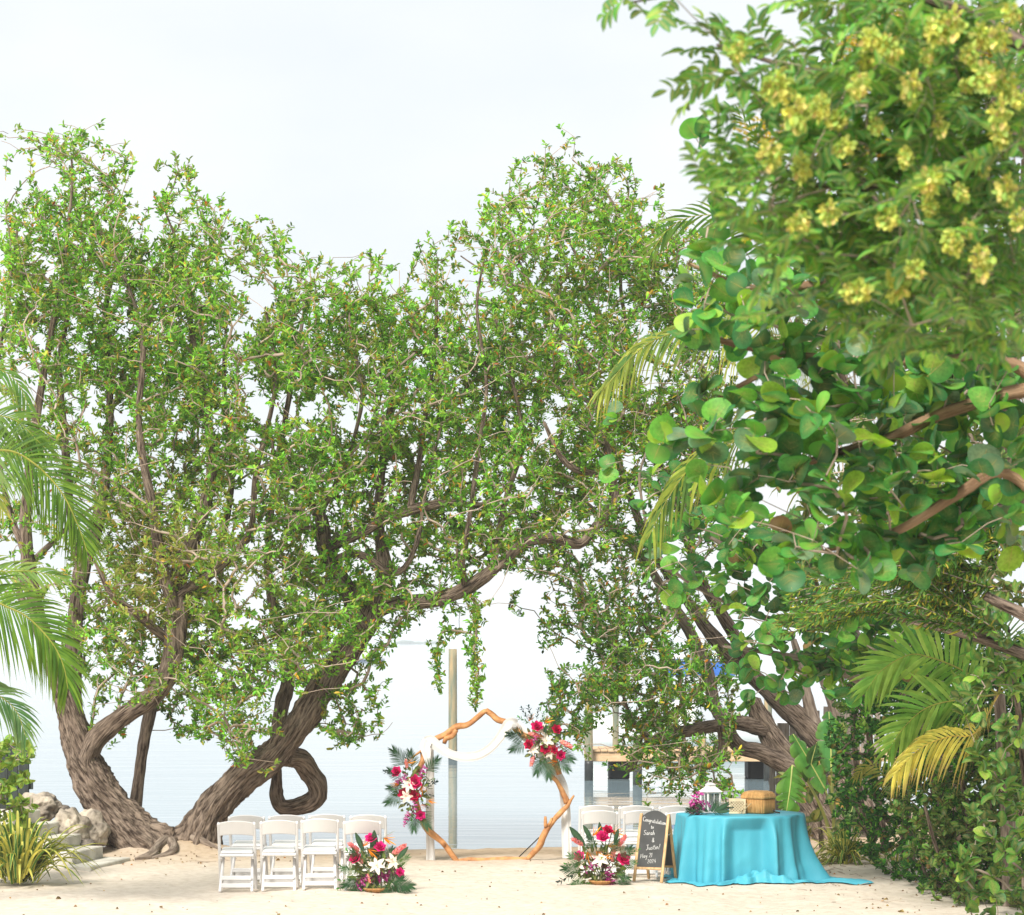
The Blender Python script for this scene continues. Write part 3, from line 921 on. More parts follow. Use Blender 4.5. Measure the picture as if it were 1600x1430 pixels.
SPEC['right'] = dict(Y=41.0, base=(1250, 1205), label='sprawling buttonwood at the right shore, low limb hanging out over the dock', limbs=[
    ('trunk', 'b', [(1302, 1316, 64), (1272, 1262, 54), (1243, 1208, 49), (1213, 1165, 45), (1190, 1124, 41), (1177, 1096, 33)]),
    ('limb', '', [(1196, 1140, 36), (1150, 1130, 29, -.2), (1115, 1134, 26, -.4), (1075, 1142, 23, -.6), (1042, 1147, 21, -.7), (1016, 1160, 19, -.7), (996, 1180, 18, -.7), (984, 1203, 15, -.7)]),
    ('limb', '', [(1128, 1132, 20, -.4), (1130, 1162, 21, -.5), (1125, 1188, 22, -.6), (1106, 1196, 17, -.7), (1094, 1202, 11, -.7)]),
    ('limb', '', [(1236, 1205, 44, -.1), (1192, 1178, 36, -.3), (1155, 1166, 29, -.4), (1136, 1138, 22, -.4)]),
    ('limb', 'p', [(1140, 1134, 27, -.3), (1118, 1106, 26, -.2), (1105, 1050, 25, 0), (1076, 985, 23, .1), (1050, 945, 21, .2), (1016, 890, 18, .2), (985, 850, 15, .2), (950, 818, 12, .1), (905, 780, 10, 0), (850, 762, 8, -.1), (800, 700, 5, -.2)]),
    ('limb', '', [(1352, 1290, 66, .5), (1312, 1205, 54, .6), (1270, 1146, 47, .6), (1222, 1098, 41, .6), (1178, 1058, 33, .5), (1142, 1026, 30, .4), (1106, 986, 26, .4), (1075, 940, 23, .4), (1040, 890, 20, .4), (1005, 830, 16, .4), (972, 740, 13, .4), (940, 640, 11, .3), (905, 560, 10, .2), (865, 500, 9, .1), (826, 440, 7, 0), (800, 385, 4, 0)]),
    ('limb', '', [(1180, 1062, 28, .4), (1162, 1020, 25, .3), (1138, 976, 23, .2), (1110, 930, 21, .1), (1084, 878, 18, 0), (1050, 765, 15, -.2), (1010, 690, 14, -.3), (988, 620, 12, -.3), (962, 560, 10, -.3), (935, 500, 8, -.3), (905, 410, 6, -.2), (850, 300, 3, -.2)]),
    ('limb', '', [(990, 640, 11, -.3), (985, 545, 9, -.5), (970, 450, 8, -.6), (974, 360, 6, -.6), (940, 290, 4, -.5), (895, 250, 3, -.5)]),
    ('limb', '', [(940, 640, 10, .3), (880, 600, 8, .6), (840, 540, 7, .7), (800, 460, 5, .7), (720, 400, 3, .7)]),
    ('limb', '', [(1016, 1160, 10, -.7), (985, 1120, 8, -1.1), (968, 1060, 7, -1.3), (955, 1000, 6, -1.3), (920, 940, 4, -1.2)]),
    ('limb', '', [(1046, 1146, 10, -.7), (1035, 1080, 8, -.3), (1030, 1010, 7, 0), (990, 960, 5, .2), (940, 900, 4, .3)]),
    ('limb', 'p', [(1290, 1180, 34, .5), (1270, 1125, 26, .6), (1262, 1090, 20, .6), (1256, 1058, 15, .6), (1240, 1000, 12, .6)]),
    ('limb', 'p', [(1312, 1180, 20, .7), (1306, 1125, 17, .8), (1296, 1090, 15, .8), (1284, 1062, 12, .8), (1262, 1010, 9, .8)]),
])

CROWN = [(4, 0, '13320000000000000200'), (5, 0, '24430200000000003442'), (6, 0, '466525300000000446652'),
 (7, 0, '677657653000013467786630'), (8, 0, '77788877553215566788876530'), (9, 0, '88889887787767788778887640'),
 (10, 0, '76588875887688876887765443'), (11, 0, '46688888887688888887776543'), (12, 0, '26788888888788888888776442'),
 (13, 0, '35678766888788888788887654'), (14, 0, '34677778888888888877776542'), (15, 0, '23465777677777787777666432'),
 (16, 0, '42347786655556677765554333'), (17, 0, '41378887666555666534521'), (18, 0, '21578887778876650255521'),
 (19, 2, '577887898720200467742'), (20, 2, '3567766787000000488762'), (21, 2, '0455545651000005887752'),
 (22, 3, '103434032000004667764'), (23, 7, '3101000000012554'), (24, 19, '034421')]
CROWN = [(r, c, d[:max(0, 23 - c)]) for (r, c, d) in CROWN]
att = grid_points(CROWN, 0, 38.4, 12.0, 1.05, noise_s=1.25, cut=-.18,
                  Yfun=lambda x, y: 38.05 + .8 * math.exp(-((x - 560) / 110) ** 2 - ((y - 840) / 70) ** 2) + 1.9 * max(0, min(1, (x - 760) / 260)) + .4 * math.sin(x * .011))
# hanging leafy strands under the arching limb, and other drooping tips
def strand(x0, y0, x1, y1, n, Y):
    return [tuple(P(x0 + (x1 - x0) * t + random.gauss(0, 4), y0 + (y1 - y0) * t, Y + random.gauss(0, .03))) for t in np.linspace(0, 1, n)]
STR = []
for s in ((684, 975, 683, 1072, 15, 37.7), (676, 1000, 680, 1075, 7, 37.8), (739, 925, 742, 1108, 30, 37.7), (733, 960, 746, 1100, 16, 37.75), (748, 930, 738, 1060, 14, 37.6), (625, 965, 600, 1020, 8, 37.9), (590, 1000, 575, 1050, 8, 38),
          (548, 1070, 562, 1160, 16, 38), (565, 1060, 580, 1100, 8, 38), (540, 1090, 545, 1165, 8, 38), (372, 1090, 395, 1190, 14, 37.8), (350, 1085, 380, 1170, 10, 37.8), (190, 1085, 185, 1160, 7, 37.8), (500, 1070, 520, 1120, 6, 37.9),
          (885, 1040, 870, 1085, 9, 40), (905, 1090, 890, 1150, 10, 40), (900, 1130, 912, 1180, 6, 40), (150, 1060, 140, 1170, 8, 37.9), (330, 1070, 320, 1160, 6, 37.8)):
    STR += strand(*s)
att = np.vstack([att, np.array(STR)])

TREES, skel, skel_tree = {}, [], []
for ti, key in enumerate(SPEC):
    sp = SPEC[key]
    b = P(*sp['base'], sp['Y'])
    t = thing('buttonwood_tree', sp['label'], 'tree', (b.x, sp['Y'], 0), 'buttonwood trees round the clearing')
    TREES[key] = t
    for li, (nm, fl, rows) in enumerate(sp['limbs']):
        rw = [(x, y, z, r * (.78 if key == 'right' else (.86 if 'b' in fl else .92))) for (x, y, z, r) in limb_rows(rows, sp['Y'])]
        wmax = max(r[3] for r in rw)
        seg = 72 if 'b' in fl and wmax > .2 else (40 if 'k' in fl else (24 if wmax > .13 else (14 if wmax > .07 else 9)))
        stp = .03 if 'b' in fl or 'k' in fl else (.055 if wmax > .13 else (.07 if wmax > .07 else .1))
        path = bark_tube(nm, rw, M['bark_pale'] if 'p' in fl else M['bark'], t, seg, stp, .34 if wmax > .1 else .2, 'b' in fl and key != 'slender', ti * 17 + li * 3.3)
        for p in path[::2]:
            if p[3] < .15 and p[2] > 1.2 or p[3] < .1:
                skel.append(p[:3]); skel_tree.append(ti)
skel = np.array(skel); skel_tree = np.array(skel_tree)
par, order = grow(skel, att)
n_s, n_a = len(skel), len(att)
tree_of = np.zeros(n_a, int); cnt = np.ones(n_a)
for i in order:
    tree_of[i] = skel_tree[par[i]] if par[i] < n_s else tree_of[par[i] - n_s]
for i in reversed(order):
    if par[i] >= n_s: cnt[par[i] - n_s] += cnt[i]
kids = np.zeros(n_a, int)
for i in range(n_a):
    if par[i] >= n_s: kids[par[i] - n_s] += 1
allp = np.vstack([skel, att])
for _ in range(2):                       # straighten the joints a little
    acc = np.zeros_like(att); k_ = np.zeros(n_a)
    for i in range(n_a):
        if par[i] >= n_s:
            acc[par[i] - n_s] += att[i]; k_[par[i] - n_s] += 1
    mid = (allp[par] + acc / np.maximum(k_, 1)[:, None]) / 2
    m_ = cnt > 2
    att[m_] = att[m_] * .6 + mid[m_] * .4
    allp = np.vstack([skel, att])
rr = np.minimum(.0046 * cnt ** .42, .024)
pa = allp[par]
axis = norm(att - pa) * .8 + np.array([[0, 0, .45]]) + rng.normal(0, .35, (n_a, 3))
GREENS = [(42, (.16, .40, .055), .28), (28, (.26, .52, .07), .25), (12, (.085, .22, .045), .25), (10, (.38, .44, .08), .25), (5, (.52, .36, .07), .3), (1.0, (.50, .17, .05), .3)]
for ti, key in enumerate(SPEC):
    ix = np.where(tree_of == ti)[0]
    if not len(ix): continue
    t = TREES[key]
    twig_mesh('twigs', pa[ix], att[ix], rr[ix] * 1.05, rr[ix], M['twig'], t, 3)
    tip = ix[rng.random(len(ix)) < .90]
    pos, d, nrm, L = rosettes(att[tip], axis[tip], 12, .088, (.35, 1.45), .17)
    if key == 'right':
        C = pick_cols(len(pos), [(48, (.12, .33, .055), .28), (28, (.22, .45, .065), .25), (12, (.055, .14, .035), .25), (9, (.52, .42, .06), .3), (2, (.5, .24, .05), .3)])
    else:
        C = pick_cols(len(pos), GREENS)
    # whole sprays differ: younger lime growth here, older olive-brown growth there
    na = np.array([noise.noise(Vector(p) * 1.1) for p in att[tip]]); nb_ = np.array([noise.noise(Vector(p) * 2.3 + Vector((40, 0, 0))) for p in att[tip]])
    hub = P(262, 880, 37.6); old = np.exp(-((att[tip][:, 0] - hub.x) ** 2 / 1.2 + (att[tip][:, 2] - hub.z) ** 2 / 1.1))
    wb = np.repeat(np.clip(nb_ * .5 + old * .6 + .05, 0, .75), 12)[:, None] * (rng.random((len(pos), 1)) < .75)
    C = C * (1 + .6 * np.repeat(na, 12)[:, None]) * (1 - wb) + np.array((.42, .37, .11)) * wb
    leaf_mesh('crown', tmpl_lance(), pos, d, nrm, L, L * rng.uniform(.34, .48, len(L)), C, M['leaf'], t)

# roots and dead wood round the trunks
mb = thing('surface_root', 'gnarled bare root lying on the sand before the two left trunks', 'root', (P(255, 0, 37.4).x, 37.4, 0))
for rows in ([(262, 1336, 20), (245, 1345, 15, -.5), (235, 1357, 15, -.9), (212, 1361, 6, -1.1)], [(262, 1340, 16), (272, 1352, 14, -.5), (262, 1360, 10, -.8), (238, 1362, 5, -1)], [(300, 1338, 18), (325, 1342, 10, -.2), (345, 1346, 4, -.4)], [(215, 1335, 16, 0), (196, 1340, 8, -.2), (178, 1344, 3, -.4)]):
    rw = limb_rows(rows, 38.0)
    rw = [(x, y, sand_z(x, y) + r * .4, r) for (x, y, z, r) in rw]
    bark_tube('root', rw, M['bark_pale'], mb, 12, .05, .3, False, rows[0][0] * .1)
# ------------------------------------------------------------------ palms
def frond(parent, path, n=46, L=.75, W=.035, roll=0.0, droop=.5, cols=((.07, .17, .04), (.16, .24, .05)), rach=.014, tip_yellow=.35, ang=(68, 22), single=False, lift=.1, start=.16, jitter=.12, rcol=(.36, .36, .08), brown=0.0):
    rows = [(*P(*p), 0) for p in path]
    pth = smooth_path(rows, .04)[:, :3]
    seg = np.linalg.norm(np.diff(pth, axis=0), axis=1); s = np.concatenate([[0], np.cumsum(seg)]); s /= s[-1]
    tang = norm(np.gradient(pth, axis=0))
    V, Fc, C = [], [], []
    def quadstrip(A, B, ca):
        b = len(V)
        for a_, b_, c_ in zip(A, B, ca):
            V.append(a_); V.append(b_); C.append(c_); C.append(c_)
        for i in range(len(A) - 1):
            Fc.append((b + 2 * i, b + 2 * i + 1, b + 2 * i + 3)); Fc.append((b + 2 * i, b + 2 * i + 3, b + 2 * i + 2))
    # rachis: a tapering three-sided stalk
    sides = 5
    up0 = np.array((0, 0, 1.0))
    for i in range(len(pth)):
        T = tang[i]; S = np.cross(T, up0); S /= np.linalg.norm(S) + 1e-9; N = np.cross(S, T)
        r = rach * (1 - .8 * s[i])
        for k in range(sides):
            a = 2 * math.pi * k / sides
            V.append(pth[i] + (S * math.cos(a) + N * math.sin(a)) * r); C.append(rcol)
    for i in range(len(pth) - 1):
        for k in range(sides):
            k2 = (k + 1) % sides
            a, b_, c_, d_ = i * sides + k, i * sides + k2, (i + 1) * sides + k2, (i + 1) * sides + k
            Fc.append((a, b_, c_)); Fc.append((a, c_, d_))
    blades = []
    for side in (-1, 1):
        for i in range(n):
            t = start + (1 - start) * (i + .5 * (side > 0)) / n
            t = min(t, 1)
            c0 = np.array([np.interp(t, s, pth[:, k]) for k in range(3)])
            T = norm(np.array([np.interp(t, s, tang[:, k]) for k in range(3)]))
            S = np.cross(T, up0); S /= np.linalg.norm(S) + 1e-9; N = np.cross(S, T)
            q = Quaternion(Vector(T), roll)
            S = np.array(q @ Vector(S)); N = np.array(q @ Vector(N))
            f = (t - start) / (1 - start)
            a = R(ang[0] + (ang[1] - ang[0]) * f ** 1.4) + random.gauss(0, .06)
            d = T * math.cos(a) + S * side * math.sin(a) + N * (lift + random.gauss(0, jitter))
            d /= np.linalg.norm(d)
            ll = L * min(1, .55 + 1.6 * f) * (1 - .62 * max(0, (f - .5) / .5) ** 1.4) * random.uniform(.88, 1.08)
            dr = droop * random.uniform(.8, 1.25)
            wd = T - d * (T @ d); wd /= np.linalg.norm(wd) + 1e-9
            us = (0, .25, .5, .75, 1)
            prof = (.55, 1, .92, .6, .04)
            mix_ = random.random()
            base = np.array(cols[0]) * (1 - mix_) + np.array(cols[1]) * mix_
            A, B, cc = [], [], []
            for u_, pr in zip(us, prof):
                cpt = c0 + d * ll * u_ + np.array((0, 0, -1.0)) * ll * dr * u_ ** 2.1 - d * ll * dr * .35 * u_ ** 2.5
                w = wd * W * .5 * pr
                A.append(cpt - w); B.append(cpt + w)
                y = tip_yellow * max(0, u_ - .45) * random.uniform(.3, 1.5)
                colr = base * (1 - y) + np.array((.45, .36, .07)) * y
                if brown and u_ > .6: colr = colr * (1 - brown) + np.array((.28, .17, .10)) * brown
                cc.append(tuple(np.clip(colr, 0, 1)))
            if single: blades.append((A, B, cc))
            else: quadstrip(A, B, cc)
    fo = obj('frond', np_mesh('frond', np.array(V), np.array(Fc), M['palm'], np.array(C)), parent)
    for A, B, cc in blades:
        V2, F2, C2 = [], [], []
        for a_, b_, c_ in zip(A, B, cc):
            V2 += [a_, (a_ + b_) / 2 + np.array((0, -.004, .004)), b_]; C2 += [c_, tuple(np.array(c_) * .9), c_]
        for i in range(len(A) - 1):
            o_ = 3 * i
            for (p_, q_) in ((0, 1), (1, 2)):
                F2 += [(o_ + p_, o_ + q_, o_ + 3 + q_), (o_ + p_, o_ + 3 + q_, o_ + 3 + p_)]
        obj('leaflet', np_mesh('leaflet', np.array(V2), np.array(F2), M['palm'], np.array(C2)), fo)
    return fo

def palm_trunk(parent, rows, Y, seed):
    bark_tube('trunk', limb_rows(rows, Y), M['bark_pale'], parent, 24, .08, .1, False, seed)

GP = ((.06, .17, .035), (.15, .27, .05))
GD = ((.03, .10, .025), (.095, .21, .04))
t = thing('coconut_palm', 'coconut palm at the left edge, its long green fronds sweeping in over the steps', 'palm', (P(-230, 0, 29.5).x, 29.5, 0))
palm_trunk(t, [(-250, 1432, 60), (-225, 1150, 44), (-200, 820, 38)], 29.5, 3)
GD = ((.04, .115, .014), (.12, .225, .022))
Y = 29.5; cr = (-190, 800, Y)
frond(t, [cr, (-90, 730, Y), (0, 704, Y), (50, 722, Y), (95, 768, Y), (122, 822, Y), (136, 862, Y)], 84, .72, .022, R(66), .30, GD, .02, .2)
frond(t, [cr, (-100, 890, Y - .4), (0, 943, Y - .4), (42, 964, Y - .4), (80, 1003, Y - .4), (99, 1040, Y - .4), (106, 1076, Y - .4)], 92, .74, .025, R(68), .30, ((.045, .13, .015), (.14, .26, .025)), .02, .25)
frond(t, [cr, (-110, 960, Y), (-60, 1050, Y), (0, 1088, Y), (26, 1112, Y), (40, 1150, Y)], 58, .6, .025, R(70), .35, ((.05, .16, .05), (.18, .3, .12)), .016)
frond(t, [cr, (-120, 700, Y + .3), (-40, 655, Y + .3), (20, 655, Y + .3), (70, 700, Y + .3)], 60, .66, .024, R(62), .35, GD, .016)
frond(t, [cr, (-120, 640, Y + .6), (-30, 578, Y + .6), (20, 590, Y + .6), (48, 640, Y + .6)], 40, .5, .028, R(70), .6, GP, .013, .8)
frond(t, [cr, (-110, 760, Y - .2), (-60, 742, Y - .2), (-20, 760, Y - .2), (5, 800, Y - .2)], 36, .36, .022, R(70), .4, ((.12, .2, .04), (.34, .34, .06)), .013, .8)
frond(t, [cr, (-110, 860, Y), (-20, 890, Y), (50, 893, Y), (105, 905, Y)], 36, .42, .028, R(62), .3, ((.09, .2, .04), (.2, .3, .06)), .013, .6)

t = thing('coconut_palm', 'coconut palm behind the sea grape on the right, yellowing fronds reaching out to the left', 'palm', (P(1500, 0, 38.9).x, 38.9, 0))
palm_trunk(t, [(1500, 1320, 40, 2.4), (1450, 1000, 34, 1.5), (1330, 640, 30), (1300, 575, 26)], 36.5, 5)
Y = 33; cr = (1300, 570, 36.3)
frond(t, [cr, (1235, 420, Y - 1), (1165, 350, Y - 2), (1100, 336, Y - 2), (1050, 353, Y - 2), (1016, 396, Y - 2)], 66, .70, .030, R(66), .24, ((.05, .16, .035), (.2, .32, .06)), .016, .6)
frond(t, [cr, (1210, 522, Y - 1.5), (1130, 510, Y - 1.5), (1060, 518, Y - 1.5), (1000, 546, Y - 1.5), (940, 612, Y - 1.5)], 120, .72, .030, R(82), .62, ((.06, .18, .045), (.36, .42, .08)), .018, .8, start=.2)
frond(t, [cr, (1225, 630, Y - 1), (1150, 688, Y - 2), (1085, 726, Y - 2), (1046, 775, Y - 2), (1012, 842, Y - 2)], 104, .78, .032, R(74), .6, ((.05, .17, .045), (.34, .42, .07)), .018, .8, start=.2)
frond(t, [cr, (1240, 370, Y), (1195, 240, Y), (1160, 185, Y), (1132, 165, Y)], 44, .42, .022, R(55), .15, GD, .014, .2)
frond(t, [cr, (1270, 660, Y - .3), (1210, 660, Y - .3), (1170, 640, Y - .3), (1140, 650, Y - .3)], 40, .5, .028, R(75), .6, ((.2, .26, .05), (.4, .36, .07)), .014, .9)
for (ex, ey, dy) in ((1560, 420, 2), (1600, 600, 3.5), (1540, 740, 4), (1440, 300, 4.5), (1330, 330, 5)):
    frond(t, [cr, ((1300 * 2 + ex) / 3, (570 * 2 + ey) / 3 - 60, 36.3 + dy * .4), ((1300 + ex * 2) / 3, (570 + ey * 2) / 3 - 50, 36.3 + dy * .8), (ex, ey, 36.3 + dy)], 56, .7, .03, R(66), .35, GP, .016, .5)
frond(t, [cr, (1260, 760, Y), (1200, 720, Y), (1160, 760, Y), (1130, 830, Y)], 40, .5, .028, R(70), .6, ((.07, .16, .05), (.3, .32, .07)), .014, .9)

t = thing('areca_palm', 'feathery yellow-green palm growing through the hedge on the right, one frond dried yellow', 'palm', (P(1565, 0, 30.6).x, 30.6, 0))
palm_trunk(t, [(1580, 1425, 26), (1572, 1250, 22), (1562, 1085, 18)], 30.6, 8)
Y = 29.9; cr = (1560, 1085, 30.4)
YG = ((.12, .32, .05), (.30, .48, .10))
frond(t, [cr, (1503, 1047, Y), (1450, 1026, Y), (1418, 1024, Y), (1377, 1048, Y), (1354, 1080, Y)], 32, .62, .052, R(64), .16, YG, .014, .4, (72, 28), True)
frond(t, [cr, (1575, 1010, Y + .5), (1548, 972, Y + .5), (1500, 963, Y + .5), (1452, 968, Y + .5)], 40, .42, .02, R(60), .1, ((.10, .2, .08), (.25, .32, .12)), .012, .4)
frond(t, [cr, (1506, 1092, Y - .2), (1450, 1105, Y - .2), (1411, 1138, Y - .2), (1387, 1176, Y - .2)], 32, .60, .046, R(64), .22, YG, .013, .5, (72, 28), True)
frond(t, [cr, (1524, 1145, Y - .4), (1483, 1151, Y - .4), (1437, 1170, Y - .4), (1396, 1212, Y - .4)], 34, .50, .036, R(72), .55, ((.70, .62, .12), (.60, .58, .12)), .012, .7, (66, 24), True, rcol=(.6, .45, .1), brown=.45)
frond(t, [cr, (1600, 1050, Y), (1640, 1000, Y), (1690, 1000, Y), (1740, 1050, Y)], 30, .5, .04, R(65), .3, YG, .012)
frond(t, [(1400, 1250, 34), (1385, 1215, 33.6), (1360, 1195, 33.6), (1335, 1215, 33.6)], 16, .26, .03, R(68), .3, ((.3, .34, .08), (.42, .4, .1)), .008, .6, (70, 25), True)

# ------------------------------------------------------------------ broadleaf trees and hedges on the right
def leafy(name, label, cat, loc, limbs, Y, attp, n_each, L0, wr, C, tms, m, n_ind=0, palette=None, bark='bark_seagrape', twm='twig', spread=(.5, 1.4), back=.08, group=None, twig_r=.004, nrm_bias=None, maxr=.02, drop=(0, 0, .4)):
    t = thing(name, label, cat, loc, group)
    sk = []
    for i, rows in enumerate(limbs):
        rw = limb_rows(rows, Y)
        wmax = max(r[3] for r in rw)
        path = bark_tube('trunk' if i == 0 else 'limb', rw, M[bark], t, 24 if wmax > .06 else 10, .06, .12, False, i * 5.1 + Y)
        sk += [p[:3] for p in path[::2]]
    sk = np.array(sk)
    par, order = grow(sk, attp)
    cn = np.ones(len(attp)); n_s = len(sk)
    for i in reversed(order):
        if par[i] >= n_s: cn[par[i] - n_s] += cn[i]
    al = np.vstack([sk, attp]); pa = al[par]
    r_ = np.minimum(twig_r * cn ** .42, maxr)
    twig_mesh('twigs', pa, attp, r_, r_ * .95, M[twm], t, 5)
    ax = norm(attp - pa) * .8 + np.array([drop]) + rng.normal(0, .4, (len(attp), 3))
    pos, d, nrm, L = rosettes(attp, ax, n_each, L0, spread, back)
    if nrm_bias is not None: nrm = norm(nrm + np.array([nrm_bias]))
    cols = pick_cols(len(pos), C)
    W = L * rng.uniform(wr[0], wr[1], len(L))
    if n_ind:
        leaf_objects('leaf', tms, pos, d, nrm, L, W, cols, m, t, n_ind, palette)
    else:
        leaf_mesh('foliage', tms[0], pos, d, nrm, L, W, cols, m, t)
    return t, attp

SGP = [(.045, .21, .055), (.07, .29, .06), (.12, .38, .06), (.26, .48, .06), (.10, .22, .12), (.16, .28, .17), (.03, .115, .04), (.22, .15, .07), (.04, .20, .075), (.62, .22, .03)]
SGC = [(20, SGP[0], .15), (24, SGP[1], .15), (22, SGP[2], .15), (14, SGP[3], .15), (6, SGP[4], .12), (3, SGP[5], .1), (7, SGP[6], .15), (.8, SGP[7], .15), (10, SGP[8], .12), (.12, SGP[9], .1)]
RND = [tmpl_round(.16, .05, 0), tmpl_round(.34, .08, 2), tmpl_round(-.12, .10, 4), tmpl_round(.1, .13, 1)]
OVL = [tmpl_oval(5, .10), tmpl_oval(5, .18)]

# dense dark trees further back, closing the right side
BACK = [(0, 27, '67777'), (1, 26, '677777'), (2, 25, '5777777'), (3, 24, '57777777'), (4, 24, '67777777'), (5, 24, '67777777'), (6, 24, '67777777'), (7, 24, '67777777'), (8, 24, '67777777'),
        (9, 24, '67777777'), (10, 24, '67777777'), (11, 24, '67777777'), (12, 24, '67777777'), (13, 24, '67777777'), (14, 24, '67777777'), (15, 25, '7777777'), (16, 25, '6777777'), (17, 25, '6777777'), (18, 27, '46666')]
ap = grid_points(BACK, 0, 28.4, 1.0, .7, noise_s=1.2, cut=-.5)
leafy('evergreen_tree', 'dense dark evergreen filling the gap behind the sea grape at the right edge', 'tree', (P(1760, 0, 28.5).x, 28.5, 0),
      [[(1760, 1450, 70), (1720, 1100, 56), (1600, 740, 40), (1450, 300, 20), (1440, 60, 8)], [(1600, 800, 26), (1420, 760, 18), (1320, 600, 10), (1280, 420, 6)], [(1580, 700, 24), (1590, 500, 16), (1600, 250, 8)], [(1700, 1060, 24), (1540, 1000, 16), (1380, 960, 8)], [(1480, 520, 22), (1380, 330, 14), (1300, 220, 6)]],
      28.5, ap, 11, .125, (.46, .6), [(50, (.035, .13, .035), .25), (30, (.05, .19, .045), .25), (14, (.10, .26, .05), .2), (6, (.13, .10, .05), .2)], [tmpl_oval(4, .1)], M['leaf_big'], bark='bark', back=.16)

# sea grape further back beside the buttonwood
MID = [(13, 19, '12'), (14, 19, '123'), (15, 20, '22'), (16, 20, '356654'), (17, 20, '125765'), (18, 20, '1136766'), (19, 22, '0378876'), (20, 22, '0478754'), (21, 23, '3332')]
ap = grid_points(MID, 0, 32, 1.25, .5)
leafy('sea_grape_tree', 'smaller sea grape of round glossy leaves hiding the buttonwood branches above the banana plant', 'tree', (P(1500, 0, 39).x, 39, 0),
      [[(1500, 1320, 46, 6.6), (1460, 1180, 40, 5.4), (1390, 1050, 28, 3), (1290, 960, 20), (1200, 890, 12), (1110, 840, 6)], [(1380, 1080, 18), (1290, 1040, 14), (1200, 1020, 9), (1130, 1010, 4)], [(1320, 985, 16), (1180, 960, 9), (1040, 880, 5), (1000, 760, 4), (1015, 690, 3)], [(1290, 960, 14), (1250, 860, 8), (1180, 820, 5)]],
      32.4, ap, 4, .185, (.9, 1.06), SGC, RND, M['leaf_big'], 300, SGP, spread=(.6, 1.6), back=.12, twig_r=.004, bark='bark_pale', maxr=.012)

# feathery olive sprays between the two sea grapes
def spray(parent, paths, cols, Lm, n=60, W=.006, name='spray'):
    for path in paths:
        pth = smooth_path([(*P(*p), 0) for p in path], .02)[:, :3]
        tg = norm(np.gradient(pth, axis=0))
        k = np.repeat(np.arange(len(pth)), 5)
        N = len(k)
        d = norm(tg[k] * .9 + norm(rng.normal(size=(N, 3))) * .75 + np.array([[0, 0, -.25]]))
        L = Lm * rng.uniform(.5, 1.2, N) * (1 - .5 * k / len(pth))
        o = leaf_mesh('spray', tmpl_lance(), pth[k], d, norm(rng.normal(size=(N, 3))), L, np.full(N, W) * rng.uniform(.7, 1.5, N), pick_cols(N, cols), M['leaf'], parent, 'stuff')
        mb2 = MB().tube(pth[::4], [.006 * (1 - .8 * i / len(pth[::4])) + .001 for i in range(len(pth[::4]))], 5)
        b = obj('stem', mb2.mesh('stem', M['twig'], True), parent)
OLV = [(34, (.17, .33, .06), .25), (14, (.46, .46, .08), .25), (44, (.08, .20, .045), .25), (8, (.16, .11, .05), .2)]
t = thing('feathery_shrub', 'feathery olive and yellow needle-leaved branches drooping below the large sea grape leaves', 'shrub', (P(1800, 0, 25.5).x, 25.5, 0))
bark_tube('trunk', limb_rows([(1800, 1500, 50), (1760, 1200, 40), (1650, 1000, 26), (1540, 930, 14)], 25.5), M['bark'], t, 20, .06, .12)
sp_ = []
for k in range(34):
    y0 = random.uniform(830, 990); x1 = random.uniform(1215, 1420); y1 = 905 + (1420 - x1) * .28 + random.uniform(-55, 40)
    Yk = 25.3 + random.uniform(-.5, .5)
    sp_.append([(1540 + random.uniform(-60, 30), y0, 25.5), ((1540 + x1) / 2, (y0 + y1) / 2 - 14, Yk), (x1 + 40, y1 - 6, Yk), (x1, y1 + random.uniform(-4, 14), Yk)])
for k in range(16):
    x1 = random.uniform(1330, 1460); y1 = random.uniform(720, 860)
    sp_.append([(1560, random.uniform(740, 900), 25.6), ((1560 + x1) / 2, y1 - 10, 25.5), (x1, y1, 25.4)])
spray(t, sp_, OLV, .13, W=.0042)

# the large overhanging sea grape
BIG = [(4, 22, '2'), (5, 21, '14'), (6, 22, '3'), (7, 22, '233444444'), (8, 21, '2444444444'), (9, 21, '4655555555'), (10, 21, '26776666666'), (11, 22, '0588888888'), (12, 21, '32488888888'), (13, 21, '46888888888'),
       (14, 22, '2788888888'), (15, 22, '5665578888'), (16, 23, '132478876'), (17, 24, '415763')]
Yb = lambda x, y: 17.8 + (0.5 if x > 1400 else 0)
ap = grid_points(BIG, 0, 17.8, .48, .38, Yfun=Yb)
leafy('sea_grape_tree', 'large overhanging sea grape with big round leaves, nearest foliage on the right side', 'tree', (P(1790, 0, 18).x, 18, 0),
      [[(1800, 1720, 170), (1760, 1300, 140), (1720, 860, 110), (1700, 600, 80), (1700, 420, 50)], [(1715, 800, 50), (1640, 620, 26), (1490, 640, 20), (1390, 684, 17), (1262, 722, 12), (1150, 770, 6)],
       [(1715, 860, 40), (1580, 740, 18), (1500, 770, 15), (1400, 830, 13), (1290, 860, 7)], [(1700, 640, 40), (1560, 560, 17), (1440, 566, 14), (1250, 556, 13), (1120, 530, 8), (1065, 500, 5)],
       [(1700, 520, 36), (1560, 430, 16), (1430, 440, 13), (1300, 442, 13), (1180, 450, 9), (1075, 412, 5)], [(1250, 556, 10), (1160, 600, 8), (1085, 645, 5)], [(1262, 722, 9), (1180, 690, 7), (1110, 680, 4)]],
      18, ap, 4, .172, (.9, 1.08), SGC, RND, M['leaf_big'], 300, SGP, spread=(.6, 1.7), back=.10, twig_r=.0035, maxr=.012)

